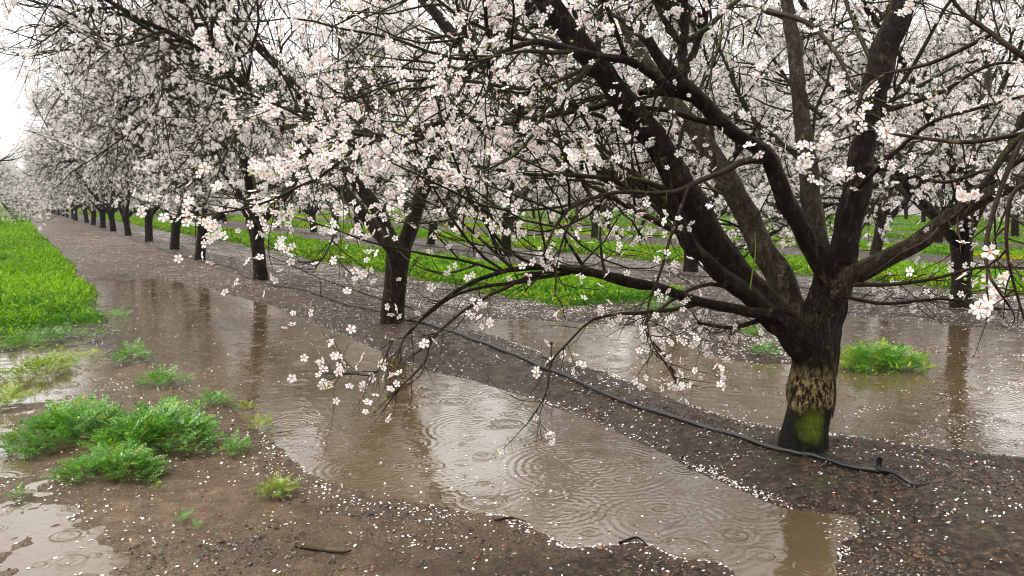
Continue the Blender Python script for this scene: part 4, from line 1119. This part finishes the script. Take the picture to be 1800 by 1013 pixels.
def weed(px, py, rx_px, ry_px, n, size, label, mat=WEED, yel=.1, roundf=.28, name='weed_clump', seed=0, tall=1.0):
    n = int(n * 1.5); size *= .85
    r = np.random.default_rng(900 + seed)
    c = gp(px, py); Zc = float(depth(c))
    # footprint in metres: width across, depth away from the viewer
    rx = rx_px * Zc / F; ry = ry_px * Zc * Zc / (F * CAMZ)
    a = r.uniform(0, 6.28, n); d = np.sqrt(r.random(n))
    u = d * np.cos(a) * rx; v = d * np.sin(a) * ry
    lob = .75 + .25 * np.sin(3 * a + seed) + .15 * np.sin(5 * a + 2 * seed); u *= lob; v *= lob
    cyw, syw = math.cos(YAW), math.sin(YAW)
    x = c[0] + u * cyw + v * syw; y = c[1] - u * syw + v * cyw
    z = hz(x, y)
    z = np.maximum(z, 0)
    hf = (1 - d ** 2 * .75)
    lift = size * .62 * hf * r.random(n) * tall
    out = np.stack([u, v], -1); out /= np.linalg.norm(out, axis=1, keepdims=True) + 1e-6
    ang = np.arctan2(out[:, 1], out[:, 0]) - YAW + r.normal(size=n) * .9
    el = r.uniform(.0, .9, n) * hf
    isr_ = r.random(n) < roundf
    sc = size * np.where(isr_, r.uniform(.22, .5, n), r.uniform(.35, 1.0, n)) * (.55 + .45 * hf)
    root = empty(name, (c[0], c[1], float(max(hz(c[0], c[1]), 0)))); RL = np.array(root.location)
    tag(root, label, 'weed', 'weeds growing in the mud')
    isr = isr_
    def rot(T, sel):
        A, E, Sx = ang[sel], el[sel], sc[sel]
        roll = r.normal(size=len(A)) * .35
        X = T[None, :, 0]; Yy = T[None, :, 1]; Zz = T[None, :, 2]
        Y2 = Yy * np.cos(roll)[:, None] - 0; Z2 = Zz + Yy * np.sin(roll)[:, None]
        X3 = X * np.cos(E)[:, None] - Z2 * np.sin(E)[:, None] * .3; Z3 = X * np.sin(E)[:, None] + Z2
        ca, sa = np.cos(A)[:, None], np.sin(A)[:, None]
        Vx = (X3 * ca - Y2 * sa) * Sx[:, None] + x[sel][:, None]; Vy = (X3 * sa + Y2 * ca) * Sx[:, None] + y[sel][:, None]
        Vz = Z3 * Sx[:, None] * tall + (z + lift)[sel][:, None]
        return np.stack([Vx, Vy, Vz], -1) - RL
    s1 = ~isr; V = rot(FR[0], s1); K = len(FR[0])
    fq = stampf(FR[1], K, s1.sum()); my = np.repeat(r.random(s1.sum()) < yel, len(FR[1]))
    link('feathery_leaves', make_mesh('feathery_leaves', V.reshape(-1, 3), [(fq[~my], 0), (fq[my], 1)], [mat, WEED_YEL], False), root)
    if isr.sum() > 2:
        V = rot(RD[0], isr); K = len(RD[0])
        link('round_leaves', make_mesh('round_leaves', V.reshape(-1, 3), [(stampf(RD[1], K, isr.sum()), 0), (stampf(RD[2], K, isr.sum()), 0)], [mat], True), root)
    return root
weed(128, 768, 112, 42, 640, .17, 'left half of the large feathery weed patch in the foreground', seed=1, tall=1.0)
weed(278, 780, 108, 50, 760, .18, 'right half of the large feathery weed patch, with round crinkled leaves', seed=2, roundf=.42, tall=1.1)
weed(205, 835, 110, 26, 420, .13, 'low trailing weeds along the near edge of the large patch', seed=3)
weed(75, 655, 70, 34, 420, .14, 'yellowing weed clump standing in shallow water at the left', WEED_YEL, .5, .4, seed=4)
weed(5, 720, 26, 28, 120, .14, 'yellow-green weeds cut by the left edge, above the large patch', WEED_YEL, .3, .3, seed=5)
weed(285, 678, 42, 10, 130, .13, 'flat weed clump on the puddle rim above the large patch', seed=6)
weed(232, 636, 24, 14, 80, .15, 'small upright weed tuft at the left rim of the long puddle', seed=7)
weed(380, 716, 36, 8, 90, .12, 'sprawling weed reaching into the puddle right of the large patch', seed=8, roundf=.4)
weed(437, 722, 14, 5, 22, .08, 'tiny yellowish sprig at the puddle edge', WEED_YEL, .4, .3, seed=9)
weed(458, 755, 20, 6, 46, .10, 'small sprig beside a thin stick at the puddle edge', WEED_YEL, .3, .5, seed=10)
weed(412, 800, 30, 10, 70, .10, 'small low weed just right of the large patch', seed=11)
weed(487, 872, 34, 12, 110, .09, 'lone bright weed ringed by petals on the near mud', WEED_YEL, .3, .5, seed=12)
weed(90, 598, 95, 14, 240, .13, 'ragged weeds at the near end of the grass strip', seed=13)
weed(190, 562, 36, 12, 90, .14, 'thin weeds between the grass strip and the long puddle', seed=14)
weed(30, 610, 60, 14, 120, .12, 'weeds standing in water at the left edge below the grass', seed=15)
weed(1545, 645, 76, 16, 420, .20, 'bright green weed island in the puddle right of the painted trunk', seed=16, yel=.3)
weed(1345, 628, 26, 8, 70, .12, 'small weeds on the soil just left of the painted trunk', seed=17)
weed(1320, 596, 20, 6, 60, .12, 'smaller tuft behind the lowest limb of the big tree', seed=18)
weed(1155, 552, 50, 10, 130, .14, 'weeds at the end of the second green strip above the far puddle', seed=19)
weed(1500, 498 + 20, 20, 6, 30, .12, 'few weeds behind the fork of the big tree', seed=20)
weed(30, 880, 10, 5, 14, .08, 'single seedling in the bright shallow water at lower left', seed=21)
weed(320, 920, 10, 4, 12, .07, 'seedling in the mud below the large patch', seed=22)
weed(345, 938, 8, 4, 8, .06, 'grassy seedling low in the near mud', seed=23)
weed(277, 866, 9, 4, 10, .07, 'seedling beside the near edge of the large patch', seed=24)
# a stick lying at the puddle edge
def stick(pts, rad, label, zo=.008):
    c = []
    for px, py in pts:
        p = gp(px, py, .02); c.append((p[0], p[1], max(0, float(hz(p[0], p[1]))) + zo, rad))
    o = np.array([c[0][0], c[0][1], c[0][2]]); P, Rr = curve_pts(c, 20); Rr = Rr * np.linspace(1, .4, 20)
    V, q = tubes(P[None] - o, Rr[None], 7)
    tag(link('stick', make_mesh('stick', V, [(q, 0)], [TWIG_RED], True), None, o), label, 'stick', 'sticks on the mud')
stick([(485, 758), (500, 756), (522, 752)], .0028, 'thin pale stick lying in the puddle margin')
stick([(520, 960), (560, 968), (600, 972), (618, 968)], .008, 'dark rotten stick on the near mud')
stick([(870, 915), (900, 908), (925, 912)], .006, 'short dark stick at the near puddle shore')
stick([(1090, 950), (1120, 940), (1138, 958)], .007, 'crooked dark stick at the bottom centre shore')

# ------------------------------------------------------------------ haze
HAZE = 0.0005
if HAZE:
    m = bpy.data.materials.new('haze'); m.use_nodes = True; t = m.node_tree; t.nodes.clear()
    v = t.nodes.new('ShaderNodeVolumePrincipled'); v.inputs['Color'].default_value = (.95, .96, 1, 1); v.inputs['Density'].default_value = HAZE
    v.inputs['Anisotropy'].default_value = .2
    o = t.nodes.new('ShaderNodeOutputMaterial'); t.links.new(v.outputs[0], o.inputs['Volume'])
    x0, x1, y0, y1, z0, z1 = -300, 440, -90, 950, -1.1, 9
    V = [(x, y, z) for x in (x0, x1) for y in (y0, y1) for z in (z0, z1)]
    f = [(0, 1, 3, 2), (4, 6, 7, 5), (0, 4, 5, 1), (2, 3, 7, 6), (0, 2, 6, 4), (1, 5, 7, 3)]
    tag(link('haze', make_mesh('haze', V, [(f, 0)], [m])), 'thin rain haze over the orchard', 'haze', kind='stuff')
